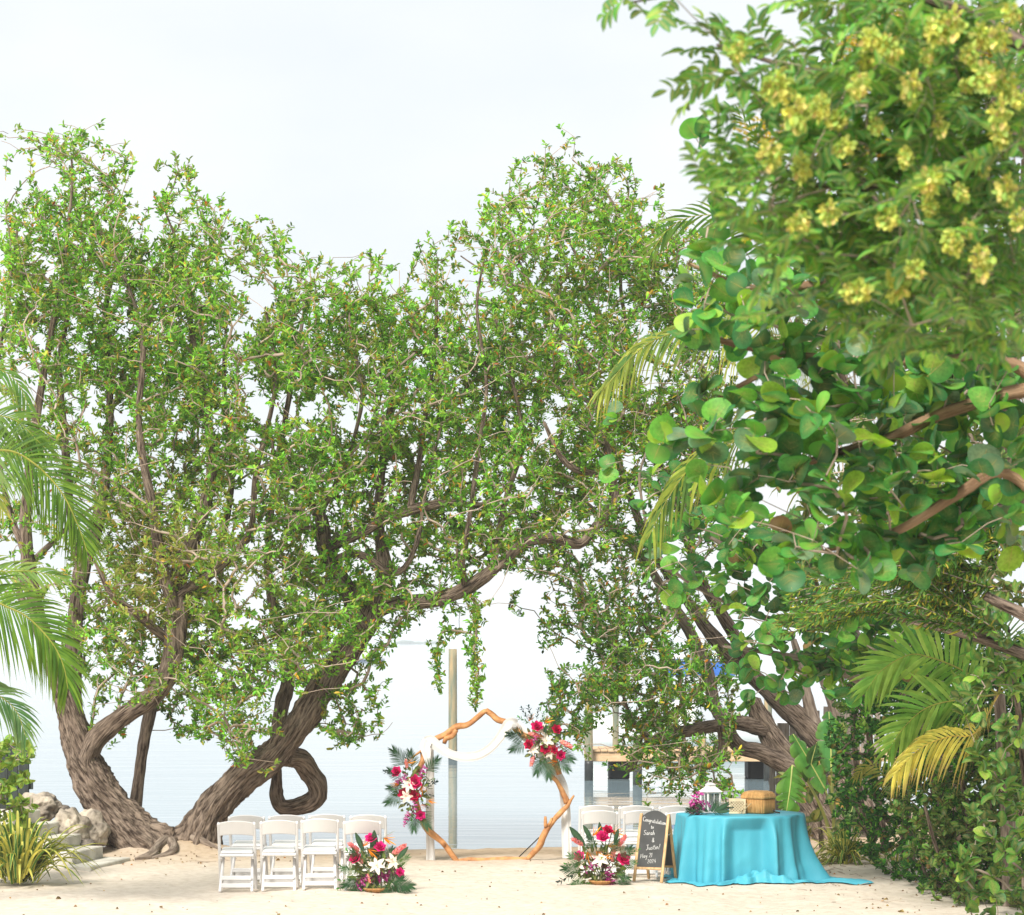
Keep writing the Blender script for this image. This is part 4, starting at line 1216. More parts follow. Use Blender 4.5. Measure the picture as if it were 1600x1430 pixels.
# the near tree with pale seed clusters, top right
TOP = [(0, 25, '2578888'), (1, 22, '102578888'), (2, 22, '2367888888'), (3, 22, '1378888888'), (4, 22, '2688888888'), (5, 22, '2788888888'), (6, 23, '688888888'), (7, 23, '488888888'), (8, 24, '56777777'), (9, 24, '35666677'), (10, 26, '356667')]
ap = grid_points(TOP, 0, 11.8, .34, .35, seed=3.0)
ap = np.vstack([ap, [tuple(P(x, y, 11.8)) for x, y in ((980, -4), (1050, -8), (1122, 62), (1318, 10), (1240, 66))]])
def pinnate(att_, n_per, name):
    n = len(att_) * n_per
    c = np.repeat(att_, n_per, 0)
    ax = norm(rng.normal(size=(n, 3)) + np.array([[-.35, -.2, .1]]))
    up = norm(rng.normal(0, .5, (n, 3)) + np.array([[0, 0, 1.0]]))
    sd = norm(np.cross(up, ax))
    pos, d, nrm = [], [], []
    for k in range(5):
        for s in (-1, 1):
            pos.append(c + ax * (.045 + .032 * k)); d.append(norm(ax * .55 + sd * s * .85 + rng.normal(0, .12, (n, 3)) + np.array([[0, 0, -.15]]))); nrm.append(up + rng.normal(0, .2, (n, 3)))
    pos.append(c + ax * .20); d.append(ax); nrm.append(up)
    return np.vstack(pos), np.vstack(d), np.vstack(nrm), c, ax
t, ap = leafy('seed_cluster_tree', 'near leafy tree hung with pale yellow seed clusters in the top right corner', 'tree', (P(1900, 0, 12).x, 12, 0),
      [[(2050, 2063, 200), (1950, 1400, 170), (1850, 700, 130), (1750, 300, 90), (1650, 100, 50)], [(1800, 480, 50), (1650, 330, 20), (1450, 300, 13), (1280, 290, 10), (1130, 270, 4)], [(1750, 300, 50), (1560, 130, 26), (1400, 120, 16), (1260, 110, 9), (1120, 70, 4)], [(1840, 660, 40), (1680, 470, 18), (1480, 430, 10), (1330, 420, 8)], [(1650, 100, 30), (1480, 10, 20), (1300, -40, 12), (1130, -20, 6), (980, 5, 3)]],
      12, ap, 2, .085, (.38, .5), [(60, (.035, .19, .045), .2), (40, (.08, .32, .06), .2)], OVL, M['leaf_big'], spread=(.5, 1.4), back=.05, twig_r=.002, maxr=.006, bark='bark')
pos, d, nrm, c_, ax_ = pinnate(ap, 3, 'leaf')
L = .078 * rng.uniform(.75, 1.15, len(pos))
TC = [(.035, .20, .05), (.06, .31, .055), (.14, .45, .07), (.045, .25, .095), (.26, .48, .08)]
leaf_objects('leaflet', OVL, pos, d, nrm, L, L * .42, pick_cols(len(pos), [(30, TC[0], .15), (30, TC[1], .15), (20, TC[2], .15), (14, TC[3], .15), (6, TC[4], .1)]), M['leaf_big'], t, 300, TC)
twig_mesh('leaf_stalks', c_, c_ + ax_ * .2, np.full(len(c_), .0015), np.full(len(c_), .0008), M['twig'], t, 3)
CL = [(1195, 250), (1330, 240), (1420, 250), (1560, 300), (1250, 260), (1370, 190), (1540, 400), (1440, 420), (1350, 130), (1480, 200), (1225, 124), (1146, 79), (1255, 169), (1304, 180), (1446, 90), (1424, 127), (1349, 86), (1397, 71), (1484, 34), (1455, 42), (1540, 64), (1560, 60), (1499, 131), (1532, 124), (1562, 127), (1585, 146), (1574, 210), (1529, 251), (1229, 345), (1262, 349), (1304, 322), (1384, 347), (1465, 319), (1499, 360), (1476, 379), (1461, 289), (1319, 450), (1337, 446), (1401, 435), (1592, 349), (1516, 85), (1590, 30), (1245, 185), (1280, 165), (1500, 290), (1550, 180), (1350, 60)]
cl_me = []
for v in range(3):
    n = 80
    q = norm(rng.normal(size=(n, 3))) * rng.uniform(.3, 1, (n, 1)) ** .6 * np.array([[.04, .04, .052]])
    dd = norm(q + rng.normal(0, .02, (n, 3)) + np.array([[0, 0, -.02]]))
    Lc = .034 * rng.uniform(.7, 1.2, n)
    Vv = leaf_verts(OVL[1], q, dd, norm(rng.normal(size=(n, 3))), Lc, Lc * .8)
    kk = Vv.shape[1]
    Fc = (np.arange(n)[:, None, None] * kk + OVL[1][1][None]).reshape(-1, 3)
    cc = np.repeat(pick_cols(n, [(50, (.52, .55, .13), .16), (40, (.36, .50, .12), .16), (12, (.64, .55, .2), .14)]), kk, 0)
    cl_me.append(np_mesh('seed_cluster', Vv.reshape(-1, 3), Fc, M['petal'], cc, True))
for i, (x, y) in enumerate(CL):
    o = obj('seed_cluster', cl_me[i % 3], t, 'stuff')
    o.location = P(x + random.uniform(-12, 12), y + random.uniform(-12, 12), 11.1 + random.uniform(-.25, .2))
    o.rotation_euler = (random.uniform(-.4, .4), random.uniform(-.4, .4), random.uniform(0, 6))
    s_ = random.uniform(.5, 1.0); o.scale = (s_, s_, s_ * random.uniform(.9, 1.3))
YEL = [(60, (.55, .44, .05), .2), (25, (.38, .38, .06), .2), (15, (.2, .28, .06), .2)]
t = thing('flame_tree', 'yellowing ferny sprays showing behind the seed clusters at the top right', 'tree', (P(1750, 0, 15).x, 15, 0))
bark_tube('trunk', limb_rows([(1850, 1850, 130), (1800, 1000, 100), (1700, 400, 70), (1560, 150, 30)], 15), M['bark'], t, 20, .1, .12)
sp_ = []
for (x, y, dx, dy) in ((1190, 205, -40, -15), (1230, 180, -50, 6), (1350, 60, -60, 0), (1400, 40, -90, 8), (1330, 85, -60, 22), (1205, 345, -40, 10), (1400, 30, -70, 30), (1260, 200, -60, 10), (1430, 20, -80, -14)):
    for q in range(3):
        sp_.append([(x + 170, y + 40 + 12 * q, 15), (x + 70, y + 8 + 10 * q, 14.9), (x, y + 8 * q, 14.8 + .1 * q), (x + dx, y + dy + 10 * q, 14.8 + .1 * q)])
spray(t, sp_, YEL, .05, W=.010)

# hedge
HSM = [(19, 26, '45566'), (20, 26, '6777777'), (21, 26, '6777777'), (22, 26, '5777777'), (23, 26, '6777777'), (24, 26, '6777777'), (25, 26, '4777777'), (26, 27, '6677777'), (27, 28, '5777'), (28, 29, '157')]
Yh = lambda x, y: 36.6 - 4.4 * max(0, min(1, (x - 1290) / 200))
ap = grid_points(HSM, 0, 34, 7.5, .45, Yfun=Yh, noise_s=1.6, cut=-.6)
ap[:, 2] = np.maximum(ap[:, 2], .05)
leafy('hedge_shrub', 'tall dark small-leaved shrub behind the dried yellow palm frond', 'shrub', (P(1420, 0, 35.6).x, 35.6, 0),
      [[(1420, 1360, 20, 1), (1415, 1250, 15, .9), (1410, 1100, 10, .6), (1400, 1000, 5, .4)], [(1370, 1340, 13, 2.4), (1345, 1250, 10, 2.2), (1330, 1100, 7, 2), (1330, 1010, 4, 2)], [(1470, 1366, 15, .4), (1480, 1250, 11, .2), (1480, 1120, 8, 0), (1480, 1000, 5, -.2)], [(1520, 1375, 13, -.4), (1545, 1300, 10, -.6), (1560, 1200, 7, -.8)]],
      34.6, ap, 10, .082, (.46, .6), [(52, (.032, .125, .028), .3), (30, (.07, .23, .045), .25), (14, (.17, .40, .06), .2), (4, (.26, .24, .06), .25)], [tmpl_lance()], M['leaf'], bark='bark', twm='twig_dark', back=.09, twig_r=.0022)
HLF = [(19, 26, '3431'), (20, 26, '4431'), (21, 26, '3321'), (22, 26, '222')]
ap = grid_points(HLF, 0, 35, 2.0, .3)
leafy('hedge_shrub', 'bright green small-leaved shrub at the left shoulder of the right-hand hedge', 'shrub', (P(1345, 0, 35.4).x, 35.4, 0),
      [[(1385, 1335, 14, 2.6), (1365, 1200, 10, 2), (1350, 1080, 7, 1), (1340, 980, 4)]], 35.2, ap, 9, .095, (.45, .6), [(50, (.12, .36, .05), .2), (30, (.07, .25, .05), .2), (20, (.22, .44, .06), .2)], OVL, M['leaf'], bark='bark', twm='twig_dark', twig_r=.0025)
HMD = [(22, 28, '1343'), (23, 28, '2566'), (24, 28, '3677'), (25, 28, '4777'), (26, 28, '3777'), (27, 29, '677'), (28, 29, '2577')]
ap = grid_points(HMD, 0, 31.6, 3.2, .4, Yfun=lambda x, y: 32.4 - 1.6 * max(0, min(1, (x - 1420) / 150)))
ap[:, 2] = np.maximum(ap[:, 2], .05)
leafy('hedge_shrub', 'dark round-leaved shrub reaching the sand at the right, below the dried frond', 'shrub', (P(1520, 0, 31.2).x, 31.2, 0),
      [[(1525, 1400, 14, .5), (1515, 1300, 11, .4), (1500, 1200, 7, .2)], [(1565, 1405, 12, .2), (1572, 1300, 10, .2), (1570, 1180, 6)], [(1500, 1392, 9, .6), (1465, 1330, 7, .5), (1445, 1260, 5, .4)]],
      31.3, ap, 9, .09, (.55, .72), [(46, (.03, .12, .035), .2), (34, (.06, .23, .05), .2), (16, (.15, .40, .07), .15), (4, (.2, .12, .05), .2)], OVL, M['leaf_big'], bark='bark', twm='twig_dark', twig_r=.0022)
CLP = [(.05, .22, .05), (.08, .31, .06), (.15, .43, .07), (.11, .29, .14), (.035, .15, .05), (.3, .54, .08)]
HNR = [(18, 30, '46'), (19, 30, '67'), (20, 30, '68'), (21, 30, '57'), (22, 30, '57'), (23, 30, '46'), (24, 30, '36'), (25, 30, '47'), (26, 30, '58'), (27, 30, '58'), (28, 30, '58')]
ap = grid_points(HNR, 0, 28.6, .85, .3)
leafy('clusia_shrub', 'near shrub of broad glossy paddle leaves at the right edge of the sand', 'shrub', (P(1590, 0, 28.9).x, 28.9, 0),
      [[(1625, 1430, 22, .6), (1612, 1300, 16, .5), (1595, 1150, 10, .3), (1575, 980, 5, .2)], [(1640, 1430, 16, .4), (1640, 1300, 12, .3), (1610, 1180, 7)], [(1612, 1300, 8, .5), (1560, 1230, 4, .2)]],
      28.8, ap, 7, .15, (.62, .8), [(25, CLP[0], .12), (25, CLP[1], .12), (18, CLP[2], .12), (12, CLP[3], .12), (14, CLP[4], .12), (6, CLP[5], .1)], [tmpl_oval(7, .1), tmpl_oval(7, .2)], M['leaf_big'], 280, CLP, bark='bark', spread=(.5, 1.5), back=.1)
LCS = [(23, 0, '5'), (24, 0, '73'), (25, 0, '51')]
ap = grid_points([(23, -1, '69'), (24, -1, '79'), (25, -1, '68')], 0, 33.8, 2.2, .2, jit=.1)
leafy('clusia_shrub', 'bright lime-green round-leaved shrub at the left edge above the striped plant', 'shrub', (P(-20, 0, 33.9).x, 33.9, 0),
      [[(-20, 1380, 18), (-15, 1280, 12), (0, 1190, 6)]], 33.9, ap, 6, .115, (.66, .82), [(40, (.16, .36, .05), .12), (40, (.26, .45, .06), .12), (20, (.09, .25, .06), .12)], [tmpl_oval(7, .1)], M['leaf_big'], 120, [(.16, .36, .05), (.26, .45, .06), (.09, .25, .06)], bark='bark')

# ------------------------------------------------------------------ striped strap-leaved clumps, banana plant
def strap_clump(label, base, n, Lr, W, spread, seed, els=(38, 88), name='striped_plant'):
    c = Vector(base)
    t = thing(name, label, 'plant', c)
    rg = random.Random(seed)
    for i in range(n):
        az = rg.uniform(0, 2 * math.pi); el = R(rg.uniform(*els))
        L = rg.uniform(*Lr)
        d = Vector((math.cos(az) * math.cos(el), math.sin(az) * math.cos(el) * .8, math.sin(el)))
        w = Vector((-math.sin(az), math.cos(az), 0)) * W
        p = c + Vector((math.cos(az), math.sin(az), 0)) * rg.uniform(0, spread) + Vector((0, 0, rg.uniform(0, .18)))
        dr = rg.uniform(.5, 1.15)
        V, Fc, Cc = [], [], []
        ks = 9
        g = np.array((.06, .15, .035)) * rg.uniform(.8, 1.3); yv = np.array((.66, .62, .15)) * rg.uniform(.85, 1.1)
        flip = rg.random() < .35
        for k in range(ks):
            u = k / (ks - 1)
            q = p + d * L * u + Vector((0, 0, -1)) * L * dr * u ** 2.2 * .75
            if q.z < c.z + .015: q.z = c.z + .015 + .01 * rg.random()
            pr = max(.04, math.sin(math.pi * (.16 + .84 * u)) ** .6) if u < 1 else .03
            nrm_ = Vector((0, 0, 1))
            for s, zz in ((-1, .22), (-.52, .04), (.52, .04), (1, .22)):
                V.append(tuple(q + w * s * .5 * pr + nrm_ * zz * W * pr))
            a, b = (yv, g) if not flip else (g, yv)
            Cc += [a, b if abs(1) else a, b, a]
        for k in range(ks - 1):
            for j in range(3):
                a = 4 * k + j
                Fc += [(a, a + 1, a + 5), (a, a + 5, a + 4)]
        # stripe edges: duplicate colours by splitting across the blade
        obj('leaf', np_mesh('leaf', np.array(V), np.array(Fc), M['palm'], np.array(Cc), True), t)
    return t
strap_clump('big striped plant with arching yellow-edged strap leaves at the left edge, before the steps', (P(28, 0, 33.4).x, 33.4, .0), 210, (.7, 1.5), .05, .26, 5, (44, 89))
strap_clump('striped strap-leaved clump at the foot of the hedge, right of the turquoise table', (P(1320, 0, 36.3).x, 36.3, .0), 170, (.42, .8), .036, .14, 6, (12, 86))
strap_clump('loose tuft of thin striped leaves under the dark hedge', (P(1400, 0, 35.0).x, 35.0, .02), 40, (.25, .45), .022, .14, 7)

def big_leaf(parent, mid, hw, colr, seed, tear=.5, tilt=0.0, name='leaf', asym=(1, 1)):
    rg = random.Random(seed)
    pth = smooth_path([(*P(*m), 0) for m in mid], .02)[:, :3]
    n = len(pth); tg = norm(np.gradient(pth, axis=0))
    V, Fc, Cc = [], [], []
    view = np.array((math.sin(tilt), -math.cos(tilt), .25))
    for s in (-1, 1):
        k = 0
        while k < n - 1:
            ln = rg.randint(2, 4) if rg.random() < tear else rg.randint(6, 12)
            e = min(n - 1, k + ln)
            gap = rg.uniform(.08, .42)
            sag = rg.uniform(-.03, .05); drp = rg.uniform(0, .05)
            b = len(V); m_ = e - k + 1
            cj = np.array(colr) * rg.uniform(.8, 1.25)
            for i in range(k, e + 1):
                f = i / (n - 1)
                w = hw * (math.sin(math.pi * min(.97, .06 + .94 * f)) ** .55) * asym[0 if s < 0 else 1]
                sd = np.cross(tg[i], view); sd /= np.linalg.norm(sd) + 1e-9
                loc = (i - k) / max(1, e - k)
                wt = w * (1 - gap * (abs(loc - .5) * 2) ** 3)
                for j, fr in enumerate((0, .5, 1)):
                    q = pth[i] + sd * s * wt * fr + tg[i] * wt * fr * .32 + view * (-sag * fr ** 2 + .04 * fr * (1 - fr)) + np.array((0, 0, -1)) * drp * fr ** 2
                    V.append(q); Cc.append(cj * (1.15 if j == 0 else 1) if j < 2 else cj * .9 + np.array((.05, .04, 0)))
            for i in range(m_ - 1):
                for j in range(2):
                    a = b + 3 * i + j
                    Fc += [(a, a + 1, a + 4), (a, a + 4, a + 3)]
            k = e
    lf = obj(name, np_mesh(name, np.array(V), np.array(Fc), M['palm'], np.clip(np.array(Cc), 0, 1), False), parent)
    mbx = MB().tube(pth[::3], [.013 * (1 - .7 * i / len(pth[::3])) for i in range(len(pth[::3]))], 7)
    mbx.build('midrib', M['midrib'], lf, True)
    return lf
M['midrib'] = mat('pale_midrib', (.46, .48, .14), .5, (.36, .4, .12), 5)
t = thing('banana_plant', 'banana plant with torn broad leaves between the leaning trunk and the hedge', 'plant', (P(1302, 0, 38.2).x, 38.2, 0))
Y = 37.6
for q in ([(1304, 1336, 38.2), (1302, 1270, 38), (1299, 1200, Y)], [(1306, 1336, 38.2), (1306, 1290, 38), (1290, 1235, Y)], [(1300, 1336, 38.2), (1290, 1280, 38), (1262, 1222, Y), (1238, 1196, Y - .2)], [(1310, 1336, 38.2), (1322, 1280, 38), (1338, 1228, Y)]):
    pp = smooth_path([(*P(*p), 0) for p in q], .05)[:, :3]
    MB().tube(pp, [.03 - .018 * i / len(pp) for i in range(len(pp))], 8).build('stalk', M['midrib'], t, True)
big_leaf(t, [(1299, 1206, Y), (1298, 1160, Y), (1295, 1112, Y)], .20, (.06, .19, .055), 1, .5)
big_leaf(t, [(1290, 1235, Y), (1266, 1192, Y - .1), (1239, 1147, Y - .2)], .19, (.08, .24, .05), 2, .3, .5)
big_leaf(t, [(1238, 1196, Y - .2), (1235, 1228, Y - .25), (1229, 1268, Y - .3)],   .21, (.07, .20, .03), 3, .95, asym=(1.1, .9))
big_leaf(t, [(1262, 1222, Y), (1268, 1190, Y - .1), (1276, 1160, Y - .1)], .16, (.06, .16, .05), 4, .4, .8)
big_leaf(t, [(1338, 1228, Y), (1332, 1262, Y - .2), (1318, 1300, Y - .3)], .12, (.10, .2, .06), 6, .6, .4)
LOW = [(23, 25, '23'), (24, 24, '255'), (25, 25, '55'), (26, 25, '3')]
ap = grid_points(LOW, 0, 38.2, .9, .25)
leafy('broadleaf_weed', 'low tangle of broad dull leaves under the banana leaves', 'shrub', (P(1285, 0, 38.4).x, 38.4, 0),
      [[(1285, 1334, 10), (1280, 1270, 6), (1275, 1210, 3)], [(1265, 1334, 8), (1258, 1270, 4)]], 38.3, ap, 4, .17, (.55, .75), [(50, (.06, .15, .05), .2), (30, (.10, .2, .07), .2), (12, (.25, .28, .06), .2), (8, (.3, .22, .06), .2)], OVL, M['leaf_big'], bark='bark')

# ------------------------------------------------------------------ leaf litter and bits on the sand
n = 460
lx = rng.uniform(-6.2, 6.4, n); ly = rng.uniform(29.2, 38.6, n)
k = rng.random(n) < .4
lx[k] = rng.normal(4.6, 1.0, k.sum()); ly[k] = rng.uniform(30, 37, k.sum())
k2 = rng.random(n) < .2; lx[k2] = rng.normal(-4.6, .8, k2.sum()); ly[k2] = rng.normal(37.2, .5, k2.sum())
pz = np.array([sand_z(a, b) + .004 for a, b in zip(lx, ly)])
d = norm(np.stack([rng.normal(size=n), rng.normal(size=n), rng.normal(0, .15, n)], 1))
L = rng.uniform(.010, .036, n) * np.where(rng.random(n) < .08, 1.8, 1)
leaf_mesh('leaf_litter', tmpl_oval(4, .5), np.stack([lx, ly, pz], 1), d, norm(np.array([[0, 0, 1.0]]) + rng.normal(0, .4, (n, 3))), L, L * rng.uniform(.4, .8, n), pick_cols(n, [(40, (.11, .07, .05), .3), (40, (.25, .16, .09), .3), (14, (.42, .27, .14), .2), (6, (.5, .18, .05), .2)]), M['leaf'], None)
n = 170
lx = np.concatenate([rng.uniform(-5.8, -3.2, 60), rng.uniform(3.4, 6.2, 110)]); ly = np.concatenate([rng.uniform(36.6, 38.6, 60), rng.uniform(31, 37.5, 110)])
a = np.stack([lx, ly, [sand_z(p, q) + .006 for p, q in zip(lx, ly)]], 1)
an = rng.uniform(0, 6.28, n); ll = rng.uniform(.05, .3, n)
b = a + np.stack([np.cos(an) * ll, np.sin(an) * ll * .6, rng.uniform(0, .03, n)], 1)
twig_mesh('twig_litter', a, b, np.full(n, .004), np.full(n, .003), M['twig'], None, 4, 0)
# ------------------------------------------------------------------ folding chairs
def make_chair(loc, label, group):
    t = thing('folding_chair', label, 'chair', loc, group)
    m = M['white_resin']
    L = Vector(loc)
    def at(x, y, z): return L + Vector((x, y, z))
    hw = .205
    for s in (-1, 1):                                     # long upright: front foot to back top
        mb = MB(); mb.bar(at(s * hw, .20, 0), at(s * hw, -.20, .80), .034, .05, (0, 1, 0), 0, .008); mb.build('upright', m, t)
        mb = MB(); mb.bar(at(s * (hw - .04), .17, .44), at(s * (hw - .02), -.27, 0), .032, .048, (0, 1, 0), 0, .008); mb.build('leg', m, t)
        mb = MB(); mb.bar(at(s * (hw - .02), .22, .435), at(s * (hw - .02), -.14, .40), .03, .05, (0, 0, 1), 0, .006); mb.build('seat_rail', m, t)
    # bowed back panel
    rows = []
    for k in range(13):
        u = -1 + k / 6
        x = u * (hw - .012)
        y = -.175 - .035 * (1 - u * u)
        top = .802 + .026 * (1 - u * u); bot = .645 + .018 * (1 - u * u)
        sl = -.5
        def q(z, o): return at(x, y + (z - .72) * sl + o, z)
        rows.append([q(bot, -.011), q(bot + .008, -.016), q(top - .008, -.016), q(top, -.01), q(top, .008), q(top - .008, .013), q(bot + .008, .013), q(bot, .008)])
    mb = MB(); mb.grid(rows, 0, True); mb.add(rows[0], [tuple(range(8))]); mb.add(rows[-1], [tuple(range(8))[::-1]])
    mb.build('backrest', m, t)
    mb = MB(); mb.box(at(0, .04, .43), (.40, .40, .034), Matrix.Rotation(R(4), 3, 'X'), 0, .01); st_ = mb.build('seat', m, t)
    mb = MB(); mb.box(at(0, .045, .462), (.375, .375, .036), Matrix.Rotation(R(4), 3, 'X'), 0, .016); mb.build('seat_pad', M['white_pad'], st_)
    for (y, z, w) in ((-.232, .075, .36), (.165, .085, .375), (-.19, .16, .35)):
        mb = MB(); mb.box(at(0, y, z), (w, .022, .05), None, 0, .006); mb.build('stretcher', m, t)
    return t
first = make_chair((0, 0, 0), 'x', 'white folding chairs set out for the ceremony')
kids0 = list(first.children)
def place_chair(px0, Y, label, rz=0.0):
    if not first.get('used'):
        o = first; first['used'] = 1
    else:
        o = first.copy(); col.objects.link(o)
        for ch in kids0:
            c = ch.copy(); col.objects.link(c); c.parent = o
            for g in ch.children:
                d = g.copy(); col.objects.link(d); d.parent = c
    o.location = (P(px0, 0, Y).x, Y, sand_z(P(px0, 0, Y).x, Y) - .005)
    o.rotation_euler = (0, 0, R(rz))
    o['label'] = label
ordn = ['leftmost', 'second from left', 'third from left', 'fourth, beside the flowers']
for k, px0 in enumerate((371, 436.5, 500, 567)):
    place_chair(px0, 32.8, 'white folding chair, %s in the near row left of the arch' % ordn[k], random.uniform(-4, 4))
for k, px0 in enumerate((388, 450, 512, 577)):
    place_chair(px0, 33.95, 'white folding chair, %s in the far row left of the arch' % ordn[k].replace(', beside the flowers', ' one'), random.uniform(-2, 2))
ordr = ['leftmost, behind the flowers', 'middle one, behind the chalkboard', 'last one, by the turquoise table']
for k, px0 in enumerate((937, 1001, 1066)):
    place_chair(px0, 34.5, 'white folding chair right of the arch, near row: %s' % ordr[k], random.uniform(-2, 2))
ordr = ['leftmost', 'middle one', 'last one']
for k, px0 in enumerate((931, 993, 1056)):
    place_chair(px0, 35.6, 'white folding chair right of the arch, far row: %s' % ordr[k], random.uniform(-2, 2))
if 'used' in first: del first['used']
for o in list(scene.objects):
    if 'used' in o: del o['used']

# ------------------------------------------------------------------ driftwood hexagon arch
YA = 36.9
ar = thing('driftwood_arch', 'hexagonal wedding arch of orange-brown driftwood standing on the sand', 'arch', (P(770, 0, YA).x, YA, 0))
def log(rows, seed, dY=0.0, nm='driftwood_branch'):
    rw = limb_rows([(a, b, w, dY) for (a, b, w) in rows], YA)
    path = smooth_path(rw, .03)
    mb = MB()
    n = len(path)
    pts = [Vector(p[:3]) + Vector((.006 * noise.noise(Vector((i * .35, seed, 0))), .01 * noise.noise(Vector((i * .3, seed, 5))), .006 * noise.noise(Vector((i * .35, seed, 9))))) for i, p in enumerate(path)]
    seg = 14
    base = len(mb.v)
    mb.tube(pts, [p[3] for p in path], seg)
    # knots and flutes
    for i in range(n):
        for k in range(seg):
            v = Vector(mb.v[i * seg + k]); c = pts[i]
            a = 2 * math.pi * k / seg
            f = 1 + .30 * noise.noise(Vector((math.cos(a) * 1.2 + seed, math.sin(a) * 1.2, i * .14))) + .16 * noise.noise(Vector((math.cos(a) * 3 + seed, math.sin(a) * 3, i * .25)))
            mb.v[i * seg + k] = tuple(c + (v - c) * f)
    o = mb.build(nm, M['driftwood'], ar, True)
    return o
log([(717, 1350, 9), (700, 1327, 9), (688, 1313, 10), (676, 1304, 11), (664, 1289, 10), (655, 1268, 9), (648, 1243, 9), (640, 1226, 8)], 1)
log([(695, 1322, 6), (684, 1308, 6), (674, 1303, 5)], 1.5, -.03)
log([(636, 1234, 8), (646, 1214, 9), (655, 1200, 8), (661, 1186, 8), (660, 1172, 8)], 2)
log([(643, 1185, 3), (652, 1178, 4), (661, 1171, 4)], 2.5, -.03)
log([(674, 1161, 9), (684, 1153, 10), (699, 1146, 10), (714, 1136, 10), (728, 1134, 9), (738, 1128, 8), (748, 1119, 8), (757, 1112, 8), (764, 1111, 7)], 3)
log([(713, 1140, 7), (706, 1150, 8), (697, 1154, 8), (694, 1162, 6)], 3.5, -.03)
log([(759, 1110, 8), (770, 1118, 9), (778, 1125, 10), (790, 1128, 9), (799, 1131, 8), (808, 1141, 8), (822, 1150, 8), (846, 1152, 8)], 4)
log([(842, 1150, 8), (858, 1166, 9), (866, 1186, 10), (874, 1210, 9)], 5)
log([(858, 1211, 5), (864, 1215, 7), (871, 1222, 7), (877, 1234, 8), (883, 1247, 9), (886, 1256, 9)], 6, .02)
log([(897, 1243, 3), (892, 1250, 5), (887, 1258, 7), (876, 1270, 8), (866, 1281, 8), (856, 1294, 9), (848, 1308, 10), (845, 1318, 10), (834, 1332, 9), (823, 1344, 7)], 7)
log([(853, 1293, 6), (852, 1284, 5), (852, 1276, 4)], 8, -.02)
log([(857, 1291, 5), (861, 1283, 4), (862, 1278, 3)], 9, -.03)
log([(716, 1346, 7), (735, 1344, 8), (760, 1344, 8), (790, 1343, 8), (824, 1343, 8)], 10)
a = P(842, 1309, YA + .15); b = P(810, 1340, YA + .6)
MB().tube([a, b], .008, 7).build('support_rod', M['steel'], ar)

# ------------------------------------------------------------------ white chiffon drape on the arch
dr = thing('fabric_drape', 'white chiffon swag draped over the top of the driftwood arch with hanging tails', 'drape', (P(770, 0, YA).x, YA, 0))
def cloth_band(rows, width, seed, nm, folds=3, nv=14, depth=.03):
    """rows: (px, py, width px, dY) down the cloth; the band is gathered into soft folds."""
    pth = smooth_path([(*P(r[0], r[1], YA + r[3]), px2m(r[2], YA)) for r in rows], .03)
    tg = norm(np.gradient(pth[:, :3], axis=0))
    G_ = []
    for i in range(len(pth)):
        T = Vector(tg[i]); S = T.cross(Vector((0, 1, 0))).normalized()
        N = Vector((0, -1, 0))
        row = []
        for k in range(nv):
            u = k / (nv - 1) * 2 - 1
            w = pth[i][3] * .5
            fz = depth * (.6 * math.cos(u * math.pi * folds + seed + .02 * i) + .4 * noise.noise(Vector((u * 2.3, i * .06, seed))))
            row.append(Vector(pth[i][:3]) + S * w * u * (1 + .08 * noise.noise(Vector((i * .1, seed, u)))) + N * fz)
        G_.append(row)
    o = MB().grid(G_).build(nm, M['chiffon'], dr, True)
    return o
cloth_band([(662, 1163, 14.8, -.08), (672, 1158, 18.9, -.10), (684, 1166, 15.6, -.09), (697, 1175, 13.9, -.08), (712, 1181, 13.9, -.07), (729, 1183, 14.8, -.07), (748, 1180, 14.8, -.07), (765, 1170, 13.9, -.08), (780, 1154, 13.9, -.09), (789, 1140, 15.6, -.1), (797, 1131, 19.7, -.12), (808, 1132, 14.8, -.06)], 14, 1, 'swag', 1.3, 22, .010)
cloth_band([(668, 1157, 15, -.12), (664, 1166, 16, -.13), (666, 1176, 14, -.13), (668, 1188, 9, -.12), (671, 1200, 4, -.11)], 14, 2, 'short_tail', 1, 10, .012)
cloth_band([(671, 1160, 12, .06), (672, 1200, 13, .10), (672, 1250, 13, .14), (672, 1300, 13, .16), (673, 1346, 14, .18)], 14, 3, 'long_tail', 1.6, 14, .016)
cloth_band([(806, 1132, 16, .05), (824, 1152, 18, .06), (850, 1180, 20, .07), (868, 1208, 18, .08), (880, 1232, 15, .1), (884, 1270, 15, .12), (885, 1310, 15, .14), (886, 1341, 15, .16)], 14, 4, 'long_tail', 1.6, 14, .016)

# ------------------------------------------------------------------ flowers
def petal_fan(mbx, n, L, W, el, roll0=0, base=(0, 0, 0), curl=.2, colr=(1, 1, 1), cols=None, segs=3, droop=0.0):
    for i in range(n):
        az = roll0 + 2 * math.pi * i / n
        for_ = []
        dirv = Vector((math.cos(az) * math.cos(el), math.sin(az) * math.cos(el), math.sin(el)))
        sd = Vector((-math.sin(az), math.cos(az), 0))
        up = sd.cross(dirv) * -1
        for k in range(segs + 1):
            u = k / segs
            w = W * math.sin(math.pi * (.12 + .83 * u)) ** .8
            c = Vector(base) + dirv * L * u - up * curl * L * u * u * -1 + Vector((0, 0, -1)) * droop * L * u ** 2
            for_.append([c - sd * w * .5 + up * w * .12, c, c + sd * w * .5 + up * w * .12])
        b = len(mbx.v)
        mbx.grid(for_)
        cols += [colr] * (3 * (segs + 1))
